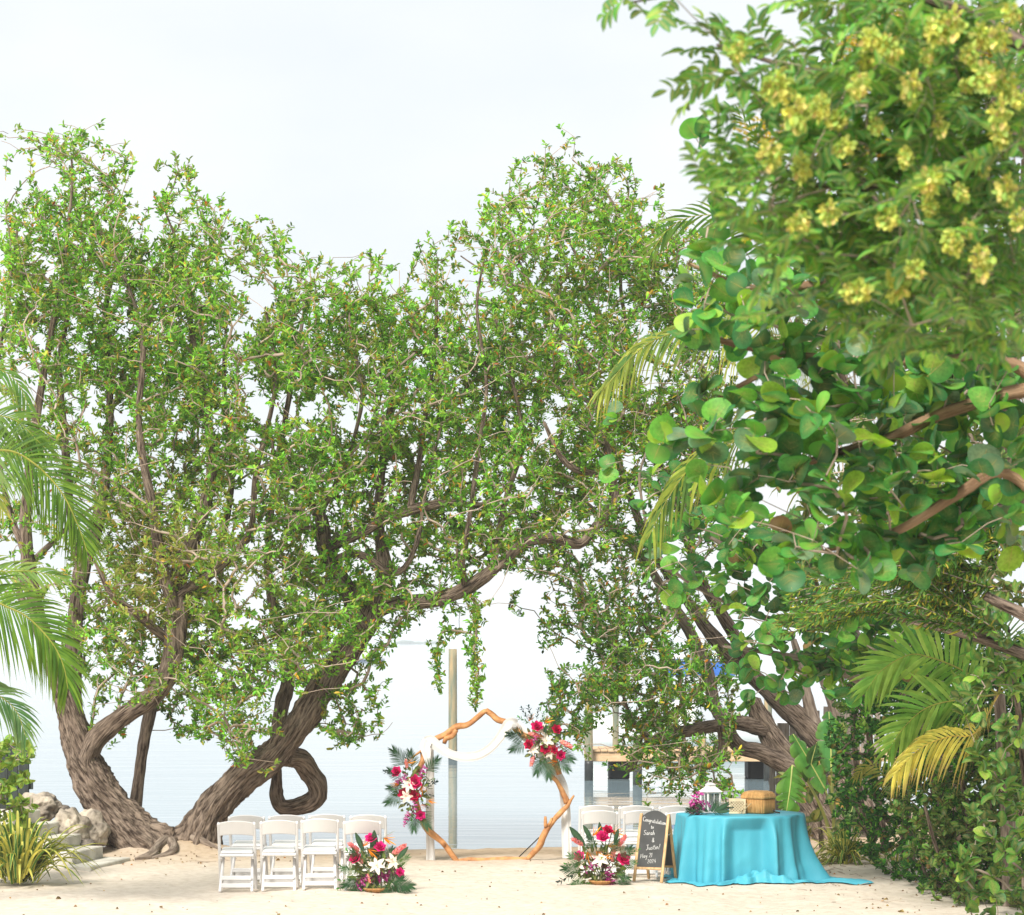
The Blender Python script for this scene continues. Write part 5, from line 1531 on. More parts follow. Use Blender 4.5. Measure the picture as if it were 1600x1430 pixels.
def cmesh(name, mbx, cols):
    me = bpy.data.meshes.new(name)
    me.from_pydata(mbx.v, [], mbx.f)
    a_ = me.color_attributes.new('Col', 'FLOAT_COLOR', 'POINT')
    for i, c in enumerate(cols): a_.data[i].color = (*c, 1)
    me.polygons.foreach_set('use_smooth', [True] * len(mbx.f))
    me.materials.append(M['petal'])
    return me
def rose(c):
    m_, cs = MB(), []
    for j, (n, L, W, el, z) in enumerate(((3, .3, .3, 82, .1), (4, .38, .36, 74, .06), (5, .48, .44, 60, .02), (6, .58, .5, 42, 0), (6, .62, .52, 22, -.05))):
        petal_fan(m_, n, L, W, R(el), j * .9, (0, 0, z), .12, tuple(x * (1 - .07 * (4 - j)) for x in c), cs)
    return cmesh('rose', m_, cs)
def lily(c, c2):
    m_, cs = MB(), []
    petal_fan(m_, 3, .62, .28, R(28), 0, (0, 0, 0), -.1, c, cs, 4, .35)
    petal_fan(m_, 3, .60, .22, R(34), math.pi / 3, (0, 0, .01), -.1, c2, cs, 4, .35)
    petal_fan(m_, 5, .34, .03, R(62), .3, (0, 0, 0), 0, (.5, .4, .1), cs, 1)
    return cmesh('lily', m_, cs)
def ginger(c):
    m_, cs = MB(), []
    for i in range(30):
        z = .05 + .78 * i / 30
        r = .20 * math.sin(math.pi * min(.97, .2 + .8 * i / 30)) ** .7
        az = i * 2.4
        petal_fan(m_, 1, .22, .17, R(52), az, (math.cos(az) * r * .5, math.sin(az) * r * .5, z - .1), .3, tuple(min(1, x * random.uniform(.85, 1.15)) for x in c), cs, 2)
    return cmesh('ginger_flower', m_, cs)
def paradise():
    m_, cs = MB(), []
    for k, (az, el) in enumerate(((.2, 72), (-.25, 55), (.1, 38), (.3, 88))):
        petal_fan(m_, 1, .9 - .1 * k, .2, R(el), az, (0, 0, 0), .05, ((.85, .36, .03), (.9, .42, .04), (.85, .33, .03), (.8, .3, .02))[k], cs, 3)
    petal_fan(m_, 1, .5, .08, R(62), 0, (0, 0, 0), 0, (.08, .06, .35), cs, 2)
    petal_fan(m_, 1, .95, .16, R(8), 0, (-.1, 0, -.05), .1, (.22, .22, .07), cs, 4)
    petal_fan(m_, 1, .8, .12, R(14), .1, (-.1, 0, -.02), .1, (.45, .14, .06), cs, 4)
    return cmesh('bird_of_paradise', m_, cs)
def orchid():
    m_, cs = MB(), []
    for i in range(9):
        z = (i / 8 - .5) * 1.2
        b_ = (.14 * math.sin(i * 2.1), .14 * math.cos(i * 2.1), z)
        big = .30 - .1 * abs(z)
        petal_fan(m_, 5, big, big * .62, R(18), i * 1.3, b_, 0, ((.52, .04, .32), (.62, .09, .42), (.42, .03, .26))[i % 3], cs, 2)
        petal_fan(m_, 3, big * .42, big * .3, R(40), i, (b_[0], b_[1], b_[2] + .02), 0, (.85, .72, .8), cs, 1)
    return cmesh('orchid_spray', m_, cs)
def blade_mesh(name, w, c, n=8):
    m_, cs = MB(), []
    rows = []
    for k in range(n + 1):
        u = k / n
        ww = w * math.sin(math.pi * min(.98, .06 + .94 * u)) ** .7
        rows.append([Vector((-ww / 2, .05 * ww - .12 * u * u, u)), Vector((0, -.12 * u * u, u)), Vector((ww / 2, .05 * ww - .12 * u * u, u))])
        cs += [c, tuple(x * 1.5 + .01 for x in c), c]
    m_.grid(rows)
    return cmesh(name, m_, cs)
def fan_leaf(name, c, n=13, wd=.030):
    """Small palm leaf: narrow leaflets along a stalk, in the X-Z plane."""
    m_, cs = MB(), []
    m_.tube([(0, 0, 0), (0, 0, .5), (0, -.05, 1)], [.012, .009, .004], 4); cs += [c] * len(m_.v)
    for i in range(n):
        t_ = .2 + .8 * i / (n - 1)
        for s in (-1, 1):
            L_ = .62 * (1 - .55 * t_) + .12
            a_ = R(62 - 44 * t_)
            d_ = Vector((s * math.sin(a_), random.uniform(-.25, .15), math.cos(a_))).normalized()
            p0 = Vector((0, -.05 * t_ * t_, t_)); nn_ = Vector((0, 1, 0)).cross(d_).normalized()
            rows = []
            for u, pr in ((0, .6), (.35, 1), (.7, .8), (1, .06)):
                q_ = p0 + d_ * L_ * u + Vector((0, -.06, -.10)) * u * u * L_
                rows.append([q_ - nn_ * wd * pr * .5, q_ + nn_ * wd * pr * .5])
                cs += [tuple(x * random.uniform(.8, 1.2) for x in c)] * 2
            m_.grid(rows)
    return cmesh(name, m_, cs)
def sprig_mesh(name, c):
    m_, cs = MB(), []
    m_.tube([(0, 0, 0), (.03, 0, .5), (0, 0, 1)], [.01, .008, .004], 4); cs += [(.1, .08, .05)] * len(m_.v)
    for i in range(13):
        t_ = .15 + .85 * i / 12
        petal_fan(m_, 1, .24, .12, R(35), i * 2.4, (0, 0, t_), 0, tuple(x * random.uniform(.7, 1.3) for x in c), cs, 2)
    return cmesh(name, m_, cs)
HOT = (.72, .015, .17)
FM = dict(rose=[rose(HOT), rose((.78, .025, .26)), rose((.6, .01, .08))], lily=[lily((.85, .80, .74), (.85, .72, .68)), lily((.83, .66, .60), (.85, .74, .70))],
          ginger=[ginger((.80, .30, .30)), ginger((.82, .38, .36))], bop=[paradise()], orchid=[orchid()],
          big=[blade_mesh('broad_leaf', .26, (.035, .085, .045))], palm=[fan_leaf('palm_leaf', (.025, .085, .03), 14, .04), fan_leaf('palm_leaf', (.07, .17, .055), 10, .045)], sprig=[sprig_mesh('dark_sprig', (.03, .06, .045)), sprig_mesh('leafy_sprig', (.06, .16, .04))],
          green=[sprig_mesh('leafy_sprig', (.08, .22, .05))])
FN = dict(rose='rose', lily='lily', ginger='ginger_flower', bop='bird_of_paradise', orchid='orchid_spray', big='broad_leaf', palm='palm_leaf', sprig='leafy_sprig', green='leafy_sprig')
def flowers(name, label, cpx, Y, items, grp, fill, loc):
    t = thing(name, label, 'flowers', loc, grp)
    cx, cy = cpx
    for (kind, px_, py_, size, ang, *rest) in items:
        me_ = FM[kind][int(rest[0]) if rest and rest[0] is not None else 0]
        dy = rest[1] if len(rest) > 1 else random.uniform(-.10, -.02)
        o = obj(FN[kind], me_, t)
        p = P(px_, py_, Y + dy); S_ = px2m(size, Y) * {'rose': 1.35, 'bop': 1.15, 'ginger': 1.15, 'orchid': 1.15}.get(kind, 1)
        if kind in ('rose', 'lily'):
            d = Vector(((px_ - cx) * .018 + random.uniform(-.2, .2), -1, (cy - py_) * .012 + .35 + random.uniform(-.2, .2))).normalized()
            q = d.to_track_quat('Z', 'Y') @ Quaternion((0, 0, 1), random.uniform(0, 6))
        elif kind in ('palm', 'big', 'sprig', 'green'):
            a_ = R(ang)                      # angle in the picture plane, 0 = up, positive to the right
            d = Vector((math.sin(a_), -.25, math.cos(a_))).normalized()
            q = d.to_track_quat('Z', 'Y')
            X = q @ Vector((1, 0, 0)); 
            side = Vector((math.cos(a_), 0, -math.sin(a_)))
            z_ = d; x_ = (side - z_ * side.dot(z_)).normalized(); y_ = z_.cross(x_)
            q = Matrix((x_, y_, z_)).transposed().to_quaternion()
        elif kind == 'bop':
            a_ = R(ang)
            x_ = Vector((math.sin(a_), -.2, math.cos(a_))).normalized()
            y_ = Vector((0, -1, 0)); y_ = (y_ - x_ * y_.dot(x_)).normalized(); z_ = x_.cross(y_)
            q = Matrix((x_, y_, z_)).transposed().to_quaternion()
        else:
            a_ = R(ang)
            d = Vector((math.sin(a_), -.35, math.cos(a_))).normalized()
            q = d.to_track_quat('Z', 'Y') @ Quaternion((0, 0, 1), random.uniform(0, 6))
        o.location = p; o.rotation_mode = 'QUATERNION'; o.rotation_quaternion = q
        o.scale = (S_, S_, S_)
    n, rx, ry, cols, L0 = fill
    q = rng.normal(size=(n, 3)); q = q / np.linalg.norm(q, axis=1, keepdims=True) * rng.uniform(.2, 1, (n, 1)) ** .5
    c = P(cx, cy, Y + .04)
    pos = np.array(c)[None] + q * np.array([[px2m(rx, Y), .12, px2m(ry, Y)]])
    pos[:, 2] = np.maximum(pos[:, 2], .02)
    d = norm(q * np.array([[1, .8, 1]]) + rng.normal(0, .5, (n, 3)) + np.array([[0, -.3, 0]]))
    L = L0 * rng.uniform(.7, 1.3, n)
    leaf_mesh('foliage', tmpl_oval(5, .1), pos, d, norm(rng.normal(size=(n, 3)) + np.array([[0, -.6, .6]])), L, L * rng.uniform(.35, .55, n), pick_cols(n, cols), M['leaf_big'], t, 'stuff', True)
    return t
DK = [(45, (.035, .095, .04), .25), (28, (.07, .18, .055), .25), (18, (.14, .30, .06), .2)]
GRA = 'tropical flower arrangements'
L_ = lambda zx, zy: (600 + zx / 8.94, 1160 + zy / 8.94)
flowers('arch_flowers', 'tall tropical spray of roses, lilies and palm leaves on the left corner of the arch', (645, 1234), YA - .12, [
    ('palm', 637, 1200, 36, -38, 0, .02), ('palm', 645, 1204, 30, -8, 0, .05), ('palm', 664, 1208, 30, 42, 0, .0), ('palm', 631, 1240, 30, -118, 0, .0), ('palm', 633, 1235, 26, -80, 0, .03), ('palm', 646, 1262, 34, 178, 0, .02), ('palm', 652, 1262, 34, 150, 0, .02), ('palm', 630, 1216, 26, -60, 0, .03),
    ('sprig', 622, 1212, 24, -72, 0), ('sprig', 660, 1226, 24, 75, 0), ('sprig', 664, 1232, 22, 60, 0), ('sprig', 660, 1240, 18, 100, 0), ('sprig', 655, 1250, 18, 130, 0), ('green', 648, 1258, 24, 190), ('green', 634, 1230, 20, -100), ('green', 664, 1222, 16, 70),
    ('rose', 620.7, 1207, 13, 0, 0), ('rose', 649, 1222.6, 16, 0, 0), ('rose', 631, 1241, 13, 0, 2), ('rose', 647.5, 1243, 14, 0, 2), ('rose', 657, 1273, 12, 0, 1),
    ('lily', 638.6, 1227, 22, 0, 0), ('lily', 635, 1245, 19, 0, 1), ('ginger', 636, 1200, 15, -8, 1), ('bop', 637, 1192, 14, 5), ('bop', 623, 1226, 14, 200), ('bop', 659, 1227, 17, 98), ('bop', 669, 1251, 14, 30), ('bop', 667, 1258, 15, 185), ('bop', 643, 1272, 11, 190),
    ('orchid', 625, 1219, 13, 60), ('orchid', 632, 1218, 12, 10), ('orchid', 660, 1206, 14, 25), ('orchid', 647, 1264, 14, 10), ('orchid', 635, 1279, 13, 20), ('orchid', 632, 1288, 7, 20)], GRA, (150, 24, 44, DK, .075), (P(645, 0, YA).x, YA - .12, P(0, 1234, YA).z))
flowers('arch_flowers', 'wide tropical spray of roses, lilies and ginger on the upper right corner of the arch', (850, 1158), YA - .12, [
    ('palm', 826, 1152, 32, -82, 0, 0), ('palm', 824, 1160, 28, -115, 0, 0), ('palm', 856, 1178, 36, 178, 0, 0), ('palm', 850, 1176, 34, 200, 0, 0), ('palm', 866, 1172, 32, 118, 0, 0), ('palm', 868, 1180, 30, 140, 0, 0), ('palm', 860, 1140, 24, 40, 0, 0),
    ('sprig', 832, 1130, 28, -14, 0), ('sprig', 838, 1126, 20, 10, 0), ('sprig', 825, 1124, 22, -30, 0), ('sprig', 866, 1150, 22, 70, 0), ('sprig', 822, 1147, 30, -88, 0), ('green', 830, 1132, 24, -60), ('green', 846, 1132, 20, 10), ('green', 870, 1160, 20, 90), ('green', 842, 1150, 20, 150), ('big', 850, 1150, 20, 10, 0), ('big', 840, 1170, 18, 220, 0),
    ('rose', 839, 1137, 14, 0, 0), ('rose', 869, 1141, 12, 0, 2), ('rose', 827.5, 1164, 12, 0, 2), ('rose', 852, 1170, 12, 0, 2), ('rose', 875, 1180, 12, 0, 0), ('rose', 866, 1172, 9, 0, 2),
    ('lily', 846, 1140, 20, 0, 0), ('lily', 854, 1158, 22, 0, 0), ('lily', 834, 1172, 17, 0, 0), ('lily', 859, 1177, 18, 0, 0), ('ginger', 826, 1146, 19, 100, 0), ('ginger', 876, 1158, 22, 118, 0), ('ginger', 834, 1180, 19, 195, 0),
    ('bop', 851, 1128, 16, 5), ('bop', 860, 1165, 17, 70), ('bop', 871, 1190, 16, 185), ('bop', 826, 1127, 15, -40), ('orchid', 834, 1158, 12, 30), ('orchid', 868, 1166, 10, 100)], GRA, (130, 30, 30, DK, .075), (P(850, 0, YA).x, YA - .12, P(0, 1158, YA).z))
def ground_fl(label, cpx, Y, items, basex):
    t = flowers('ground_flowers', label, cpx, Y, items, GRA, (230, 40, 34, DK, .085), (P(cpx[0], 0, Y).x, Y, sand_z(P(cpx[0], 0, Y).x, Y)))
    c = t.location
    MB().lathe([(.11, 0), (.15, .03), (.16, .05), (.13, .045)], c + Vector((px2m(basex, Y), 0, 0)), 20).build('basket', M['wicker'], t, True)
    mb = MB()
    for (kind, x, y, *r_) in items:
        if kind in ('ginger', 'bop', 'rose') and y < cpx[1]:
            p = P(x, y, Y - .03)
            mb.tube([c + Vector((0, 0, .06)), (c + Vector((0, 0, .06))).lerp(p, .6) + Vector((0, 0, .04)), p], .006, 5)
    mb.build('stems', mat('green_stem', (.06, .13, .04), .6), t, True, 'stuff')
    return t
M['wicker'] = mat('wicker', (.52, .27, .09), .7, (.30, .14, .04), 40, .6, 90)
ground_fl('low tropical arrangement with an upright broad leaf beside the left-hand chairs', (590, 1362), 32.55, [
    ('big', 584, 1345, 52, 2, 0, -.02), ('palm', 612, 1378, 33, 100, 0), ('palm', 606, 1384, 32, 98, 0), ('palm', 616, 1350, 24, 62, 1), ('palm', 560, 1365, 26, -70, 1), ('palm', 566, 1378, 29, -100, 0), ('palm', 600, 1378, 29, 80, 0), ('palm', 600, 1345, 24, 35, 0), ('palm', 566, 1350, 26, -35, 0), ('palm', 590, 1385, 26, 120, 0), ('palm', 572, 1385, 22, -110, 0),
    ('sprig', 552, 1360, 24, -70, 0), ('green', 560, 1350, 30, -40), ('green', 555, 1375, 26, -90), ('green', 552, 1380, 26, -110), ('green', 578, 1382, 20, 170), ('green', 588, 1382, 18, 190), ('big', 620, 1344, 30, 40, 0), ('big', 568, 1330, 34, -22, 0),
    ('rose', 580, 1312, 14, 0, 1), ('rose', 593, 1325, 14, 0, 1), ('rose', 557, 1342, 15, 0, 0), ('rose', 624, 1364, 11, 0, 1), ('lily', 589, 1353, 27, 0, 0), ('lily', 614, 1347, 26, 0, 0), ('ginger', 561, 1330, 22, -50, 0), ('ginger', 614, 1334, 26, 55, 0), ('ginger', 566, 1349, 18, -25, 1), ('ginger', 574, 1366, 15, 160, 0),
    ('bop', 600, 1309, 22, 45), ('bop', 576, 1327, 20, 60), ('bop', 602, 1341, 20, 50), ('bop', 567, 1322, 18, -25), ('bop', 590, 1345, 14, 80), ('orchid', 596, 1371, 24, 80), ('orchid', 607, 1368, 18, 70), ('orchid', 560, 1386, 20, 50), ('orchid', 564, 1377, 16, 60)], -2)
ground_fl('low tropical arrangement with hot pink roses beside the chalkboard', (940, 1354), 33.25, [
    ('big', 914, 1322, 42, -38, 0, -.02), ('big', 940, 1312, 30, -8, 0, 0), ('palm', 916, 1350, 29, -62, 1), ('palm', 912, 1362, 32, -80, 0), ('palm', 966, 1340, 26, 52, 0), ('palm', 968, 1352, 24, 78, 1), ('palm', 930, 1330, 24, -25, 0), ('palm', 955, 1335, 24, 22, 0), ('palm', 915, 1374, 22, -110, 1), ('palm', 960, 1366, 23, 105, 0), ('palm', 962, 1376, 23, 110, 0),
    ('sprig', 902, 1364, 34, -115, 0), ('sprig', 910, 1370, 32, -125, 0), ('sprig', 920, 1345, 24, -60, 0), ('green', 908, 1352, 26, -85), ('green', 978, 1338, 24, 60), ('green', 925, 1375, 24, -130), ('green', 945, 1372, 20, 180), ('green', 965, 1372, 20, 150), ('big', 960, 1318, 26, 14, 0), ('big', 925, 1313, 30, -30, 0),
    ('rose', 941, 1310, 16, 0, 1), ('rose', 972, 1343, 17, 0, 0), ('rose', 906, 1339, 13, 0, 1), ('rose', 949, 1299, 13, 0, 2), ('lily', 938, 1344, 26, 0, 0), ('lily', 968, 1329, 24, 0, 1), ('lily', 905, 1352, 20, 0, 0), ('ginger', 911, 1320, 22, -60, 0), ('ginger', 966, 1322, 22, 35, 0), ('ginger', 956, 1346, 22, 10, 1),
    ('bop', 918, 1331, 20, 95), ('bop', 932, 1330, 20, 75), ('bop', 956, 1300, 22, 28), ('bop', 926, 1306, 20, -35), ('bop', 950, 1322, 16, 10), ('bop', 944, 1338, 14, 30), ('orchid', 924, 1353, 20, 50), ('orchid', 951, 1366, 22, 160), ('orchid', 948, 1373, 18, 20)], 0)

# ------------------------------------------------------------------ A-frame chalkboard
cs_ = P(1012, 1381, 33.5)
sb = thing('chalkboard_sign', 'wooden A-frame chalkboard with white handwriting, arched top, beside the turquoise table', 'sign', (cs_.x, 33.5, 0))
az = R(-24)
Rz = Matrix.Rotation(az, 3, 'Z')
lean = R(17)
sw, sh = .175, .84
org = Vector((cs_.x, 33.5, sand_z(cs_.x, 33.5)))
def panel(front):
    sg = 1 if front else -1
    R3 = Rz @ Matrix.Rotation(-lean * sg, 3, 'X')      # leans towards the hinge
    off = org + Rz @ Vector((0, 0 if front else 2 * sh * math.sin(lean), 0))
    f = lambda x, y, z: off + R3 @ Vector((x, y, z))
    par_ = obj('front_panel' if front else 'rear_panel', MB().mesh('tmp', M['chalkboard']), sb) if False else None
    for s in (-1, 1):
        mb = MB(); mb.bar(f(s * sw, 0, 0), f(s * sw, 0, sh), .034, .026, R3 @ Vector((0, 1, 0)), 0, .005)
        mb.build('frame_post', M['wood_pale'], sb)
    for z in (.17,) if front else (.17, .8):
        mb = MB(); mb.bar(f(-sw + .018, 0, z), f(sw - .018, 0, z), .022, .03, R3 @ Vector((0, 0, 1)), 0, .004); mb.build('cross_rail', M['wood_pale'], sb)
    n = 14
    top = [(-sw + .018 + (2 * sw - .036) * k / n, sh - .035 + (.075 if front else 0) * (1 - (2 * k / n - 1) ** 2)) for k in range(n + 1)]
    out = [(-sw + .018, .186)] + top + [(sw - .018, .186)]
    m_ = len(out)
    vs_ = [f(x, -.008, z) for x, z in out] + [f(x, .006, z) for x, z in out]
    mb = MB().add(vs_, [tuple(range(m_)), tuple(range(2 * m_ - 1, m_ - 1, -1))] + [(k, m_ + k, m_ + (k + 1) % m_, (k + 1) % m_) for k in range(m_)])
    bd = mb.build('board', M['chalkboard'], sb)
    return f, bd
f, bd = panel(True)
f2, _ = panel(False)
a = f(sw, 0, .6); b = f2(sw, 0, .6)
MB().tube([a, (a + b) / 2 + Vector((0, 0, -.02)), b], .003, 5).build('chain', M['chalk'], sb)

GL = {  # one-stroke handwriting, x to the right, baseline 0, capital height 1
 'C': (.62, [[(.58, .82), (.45, .98), (.22, .95), (.06, .65), (.05, .3), (.2, .03), (.42, .03), (.6, .2)]]),
 'o': (.45, [[(.25, .5), (.08, .42), (.05, .15), (.2, 0), (.36, .12), (.36, .38), (.25, .5), (.45, .42)]]),
 'n': (.48, [[(.05, .5), (.07, 0)], [(.07, .32), (.2, .5), (.33, .42), (.34, .1), (.45, .02)]]),
 'g': (.46, [[(.36, .45), (.2, .5), (.06, .35), (.08, .1), (.22, .03), (.35, .2), (.37, .48), (.35, -.25), (.2, -.42), (.06, -.3)]]),
 'r': (.36, [[(.05, .5), (.08, 0)], [(.08, .3), (.18, .48), (.32, .46)]]),
 'a': (.46, [[(.36, .42), (.2, .5), (.06, .32), (.08, .08), (.2, .02), (.34, .2), (.36, .46), (.36, .1), (.46, .02)]]),
 't': (.34, [[(.15, .85), (.13, .15), (.2, .0), (.32, .06)], [(.0, .58), (.3, .6)]]),
 'u': (.46, [[(.05, .5), (.06, .15), (.16, .01), (.3, .12), (.34, .5), (.35, .1), (.45, .02)]]),
 'l': (.24, [[(.1, .95), (.08, .12), (.16, 0), (.24, .05)]]),
 'i': (.22, [[(.08, .5), (.08, .1), (.16, .01)], [(.08, .7), (.1, .74)]]),
 's': (.36, [[(.3, .44), (.18, .5), (.07, .4), (.2, .26), (.3, .12), (.16, 0), (.03, .07)]]),
 'S': (.55, [[(.5, .84), (.32, .98), (.1, .86), (.12, .62), (.4, .42), (.44, .16), (.22, 0), (.03, .14)]]),
 'h': (.46, [[(.07, .95), (.07, 0)], [(.07, .3), (.2, .5), (.33, .4), (.34, 0)]]),
 '&': (.6, [[(.55, .0), (.16, .68), (.2, .92), (.36, .92), (.38, .72), (.08, .32), (.12, .04), (.32, .0), (.52, .36)]]),
 'J': (.5, [[(.08, .95), (.5, .97)], [(.34, .96), (.33, .2), (.22, 0), (.05, .12)]]),
 '!': (.22, [[(.14, .98), (.1, .3)], [(.08, .06), (.1, .0)]]),
 'M': (.75, [[(.03, 0), (.12, .92), (.35, .25), (.58, .95), (.66, 0)]]),
 'y': (.44, [[(.05, .5), (.1, .2), (.22, .12), (.34, .3), (.37, .5), (.32, -.2), (.18, -.42), (.05, -.32)]]),
 '2': (.5, [[(.07, .78), (.22, .98), (.4, .86), (.36, .58), (.05, .03), (.46, .04)]]),
 '1': (.26, [[(.05, .78), (.16, .97), (.15, 0)]]),
 '0': (.5, [[(.26, .98), (.08, .72), (.08, .24), (.24, 0), (.42, .25), (.42, .74), (.26, .98)]]),
 '4': (.5, [[(.3, .97), (.04, .35), (.46, .36)], [(.36, .62), (.34, 0)]]),
 ' ': (.3, [])}
def chalk_text(txt, x, z, h, slope=0.0, sx=1.0):
    mb = MB(); cx = 0
    for ch in txt:
        w, strokes = GL[ch]
        for st_ in strokes:
            pts = [f(x + (cx + a_) * h * sx, -.0105, z + b_ * h + (cx + a_) * h * slope) for a_, b_ in st_]
            mb.tube(pts, .0027 if h > .06 else .0025, 4)
        cx += w + .06
    mb.build('chalk_lettering', M['chalk'], bd, kind='stuff')
chalk_text('Congratulations', -.142, .745, .055, -.12, .82)
chalk_text('to', -.03, .655, .042, 0)
chalk_text('Sarah', -.115, .575, .06, .02, .95)
chalk_text('&', .0, .49, .055)
chalk_text('Justin!', -.065, .39, .064, .10, .95)
chalk_text('May 21', -.125, .29, .055, .10, .9)
chalk_text('2024', -.03, .228, .05, .10)

# ------------------------------------------------------------------ table and cloth
YT = 34.15
ct = P(1157, 0, YT); RT = .765; ZT = .80
ctr = Vector((ct.x, YT, sand_z(ct.x, YT)))
M['cloth'] = mat('turquoise_satin', (.065, .36, .46), .55, (.055, .32, .42), 3, .5, 7, (1, 1, .45), spec=.3)
tb = thing('round_table', 'round table hidden under a long turquoise cloth', 'table', ctr)
MB().lathe([(.0, ZT - .03), (RT - .012, ZT - .03), (RT - .008, ZT - .006), (0, ZT - .005)], (ctr.x, ctr.y, 0), 40).build('tabletop', M['wood_pale'], tb)
for k in range(4):
    a_ = math.pi / 4 + k * math.pi / 2
    MB().tube([(ctr.x + .5 * math.cos(a_), ctr.y + .5 * math.sin(a_), ZT - .03), (ctr.x + .55 * math.cos(a_), ctr.y + .55 * math.sin(a_), -.02)], .016, 8).build('leg', M['steel'], tb)
def cloth_mesh():
    nA = 360
    rows = []
    def wrap(a, c): return (a - c + math.pi) % (2 * math.pi) - math.pi
    prof = []
    for k in range(7): prof.append(('top', k / 6))
    for k in range(1, 40): prof.append(('drop', k / 39))
    for k in range(1, 15): prof.append(('floor', k / 14))
    fold = []
    for i in range(nA):
        a = 2 * math.pi * i / nA
        w = .52 * math.sin(a * 11 + 1.3 * math.sin(a * 3)) + .30 * math.sin(a * 17 + 2 + math.sin(a * 5)) + .18 * math.sin(a * 29 + .6)
        fold.append(math.copysign(abs(w) ** .8, w))
    for kind, t_ in prof:
        row = []
        for i in range(nA):
            a = 2 * math.pi * i / nA
            ca, sa = math.cos(a), math.sin(a)
            front = wrap(a, -math.pi / 2 + .05)           # towards the camera
            panel_ = 1 / (1 + math.exp((abs(front) - .30) * 40))
            lip = math.exp(-((abs(front) - .37) / .055) ** 2)
            right = math.exp(-(wrap(a, -.30) / .42) ** 2)
            left = math.exp(-(wrap(a, -2.4) / .5) ** 2)
            trail = math.exp(-(wrap(a, -.42) / .10) ** 2)
            if kind == 'top':
                r = RT * t_; z = ZT + .003 - .004 * t_ ** 8 + .002 * noise.noise(Vector((ca * r * 6, sa * r * 6, 1)))
            else:
                u = t_ if kind == 'drop' else 1.0
                amp = (.016 + .085 * u ** .8) * (1 - .9 * panel_)
                r = RT + .008 + amp * fold[i] + .03 * u + .26 * right * u ** 2.4 + .03 * left * u - .11 * panel_ * min(1, u * 5) + .075 * lip * min(1, u * 3)
                r += .012 * u * noise.noise(Vector((ca * 3, sa * 3, u * 3))) + .018 * u * max(0, noise.noise(Vector((a * 3.0, u * 5 + a * 2, 3))))
                z = ZT - (ZT - .012) * (u ** 1.0)
                if kind == 'drop':
                    z -= .004 * min(1, u * 20)
                else:
                    f_ = t_
                    ext = .10 + .05 * noise.noise(Vector((a * 2.2, 0, 8))) + .10 * left + .16 * right + .30 * trail
                    if abs(front) < .5: ext = .20 + .05 * math.sin(a * 23)
                    r += ext * f_
                    bun = .10 * (math.exp(-((front - .12) / .34) ** 2))
                    z = .012 + (.016 + bun) * max(0, math.sin(f_ * math.pi * 1.0)) * (1 + .9 * noise.noise(Vector((a * 9, f_ * 4, 2)))) + .014 * (abs(noise.noise(Vector((a * 16, f_ * 3, 5))))) + .03 * trail * math.sin(f_ * math.pi) ** .5 + .012 * fold[i] * (1 - f_)
                    z = max(z, .006)
            x_, y_ = ctr.x + ca * r, ctr.y + sa * r
            gz = sand_z(x_, y_) if kind != 'top' else 0
            row.append((x_, y_, z + gz * (1 if kind == 'floor' else 0) + (gz * t_ if kind == 'drop' else 0)))
        rows.append(row)
    mb = MB().grid(rows, 0, True)
    return mb
o = cloth_mesh().build('tablecloth', M['cloth'], None, True)
tag(o, 'turquoise floor-length tablecloth puddling on the sand, one corner trailing right', 'tablecloth')

# things on the table
zt = ZT + ctr.z * 0 + .006
def T3(px_, Y): return Vector((P(px_, 0, Y).x, Y, zt))
c = T3(1110, YT - .05); c0 = c.copy()
M['white_metal'] = mat('white_painted_metal', (.78, .78, .76), .5, (.6, .58, .55), 9)
M['clear'] = mat('lantern_glass', (.75, .8, .8), .05, spec=.5)
M['clear'].node_tree.nodes['Principled BSDF'].inputs['Transmission Weight'].default_value = .9
ln = thing('lantern', 'small white metal lantern with glass sides on the turquoise table', 'lantern', c)
rl = Matrix.Rotation(R(28), 3, 'Z')
MB().box(c + Vector((0, 0, .01)), (.165, .165, .02), rl, 0, .004).build('base', M['white_metal'], ln)
MB().box(c + Vector((0, 0, .205)), (.16, .16, .015), rl, 0, .004).build('top_plate', M['white_metal'], ln)
for sx in (-1, 1):
    for sy in (-1, 1):
        MB().box(c + rl @ Vector((sx * .07, sy * .07, .11)), (.018, .018, .18), rl, 0, .003).build('corner_post', M['white_metal'], ln)
for k in range(4):
    rk = rl @ Matrix.Rotation(k * math.pi / 2, 3, 'Z')
    MB().box(c + rk @ Vector((0, -.066, .11)), (.122, .003, .178), rk).build('pane', M['clear'], ln)
    MB().box(c + rk @ Vector((0, -.0705, .11)), (.008, .004, .178), rk).build('glazing_bar', M['white_metal'], ln)
sq = [(.0, .3)]
mb = MB()
for (h0, a0, h1, a1) in ((.213, .092, .262, .04), (.262, .04, .285, .036), (.285, .044, .305, .012)):
    vs_ = [c + rl @ Vector((sx * a_, sy * a_, h_)) for h_, a_ in ((h0, a0), (h1, a1)) for sx, sy in ((-1, -1), (1, -1), (1, 1), (-1, 1))]
    mb.add(vs_, [(0, 1, 5, 4), (1, 2, 6, 5), (2, 3, 7, 6), (3, 0, 4, 7), (3, 2, 1, 0), (4, 5, 6, 7)])
mb.build('roof', M['white_metal'], ln)
MB().tube([c + Vector((.02 * math.cos(t_), 0, .318 + .02 * math.sin(t_))) for t_ in np.linspace(-.5, 3.6, 10)], .003, 5).build('ring', M['white_metal'], ln)
MB().lathe([(.028, .02), (.028, .10), (.003, .102), (.002, .115)], c, 14).build('candle', M['chiffon'], ln, True)

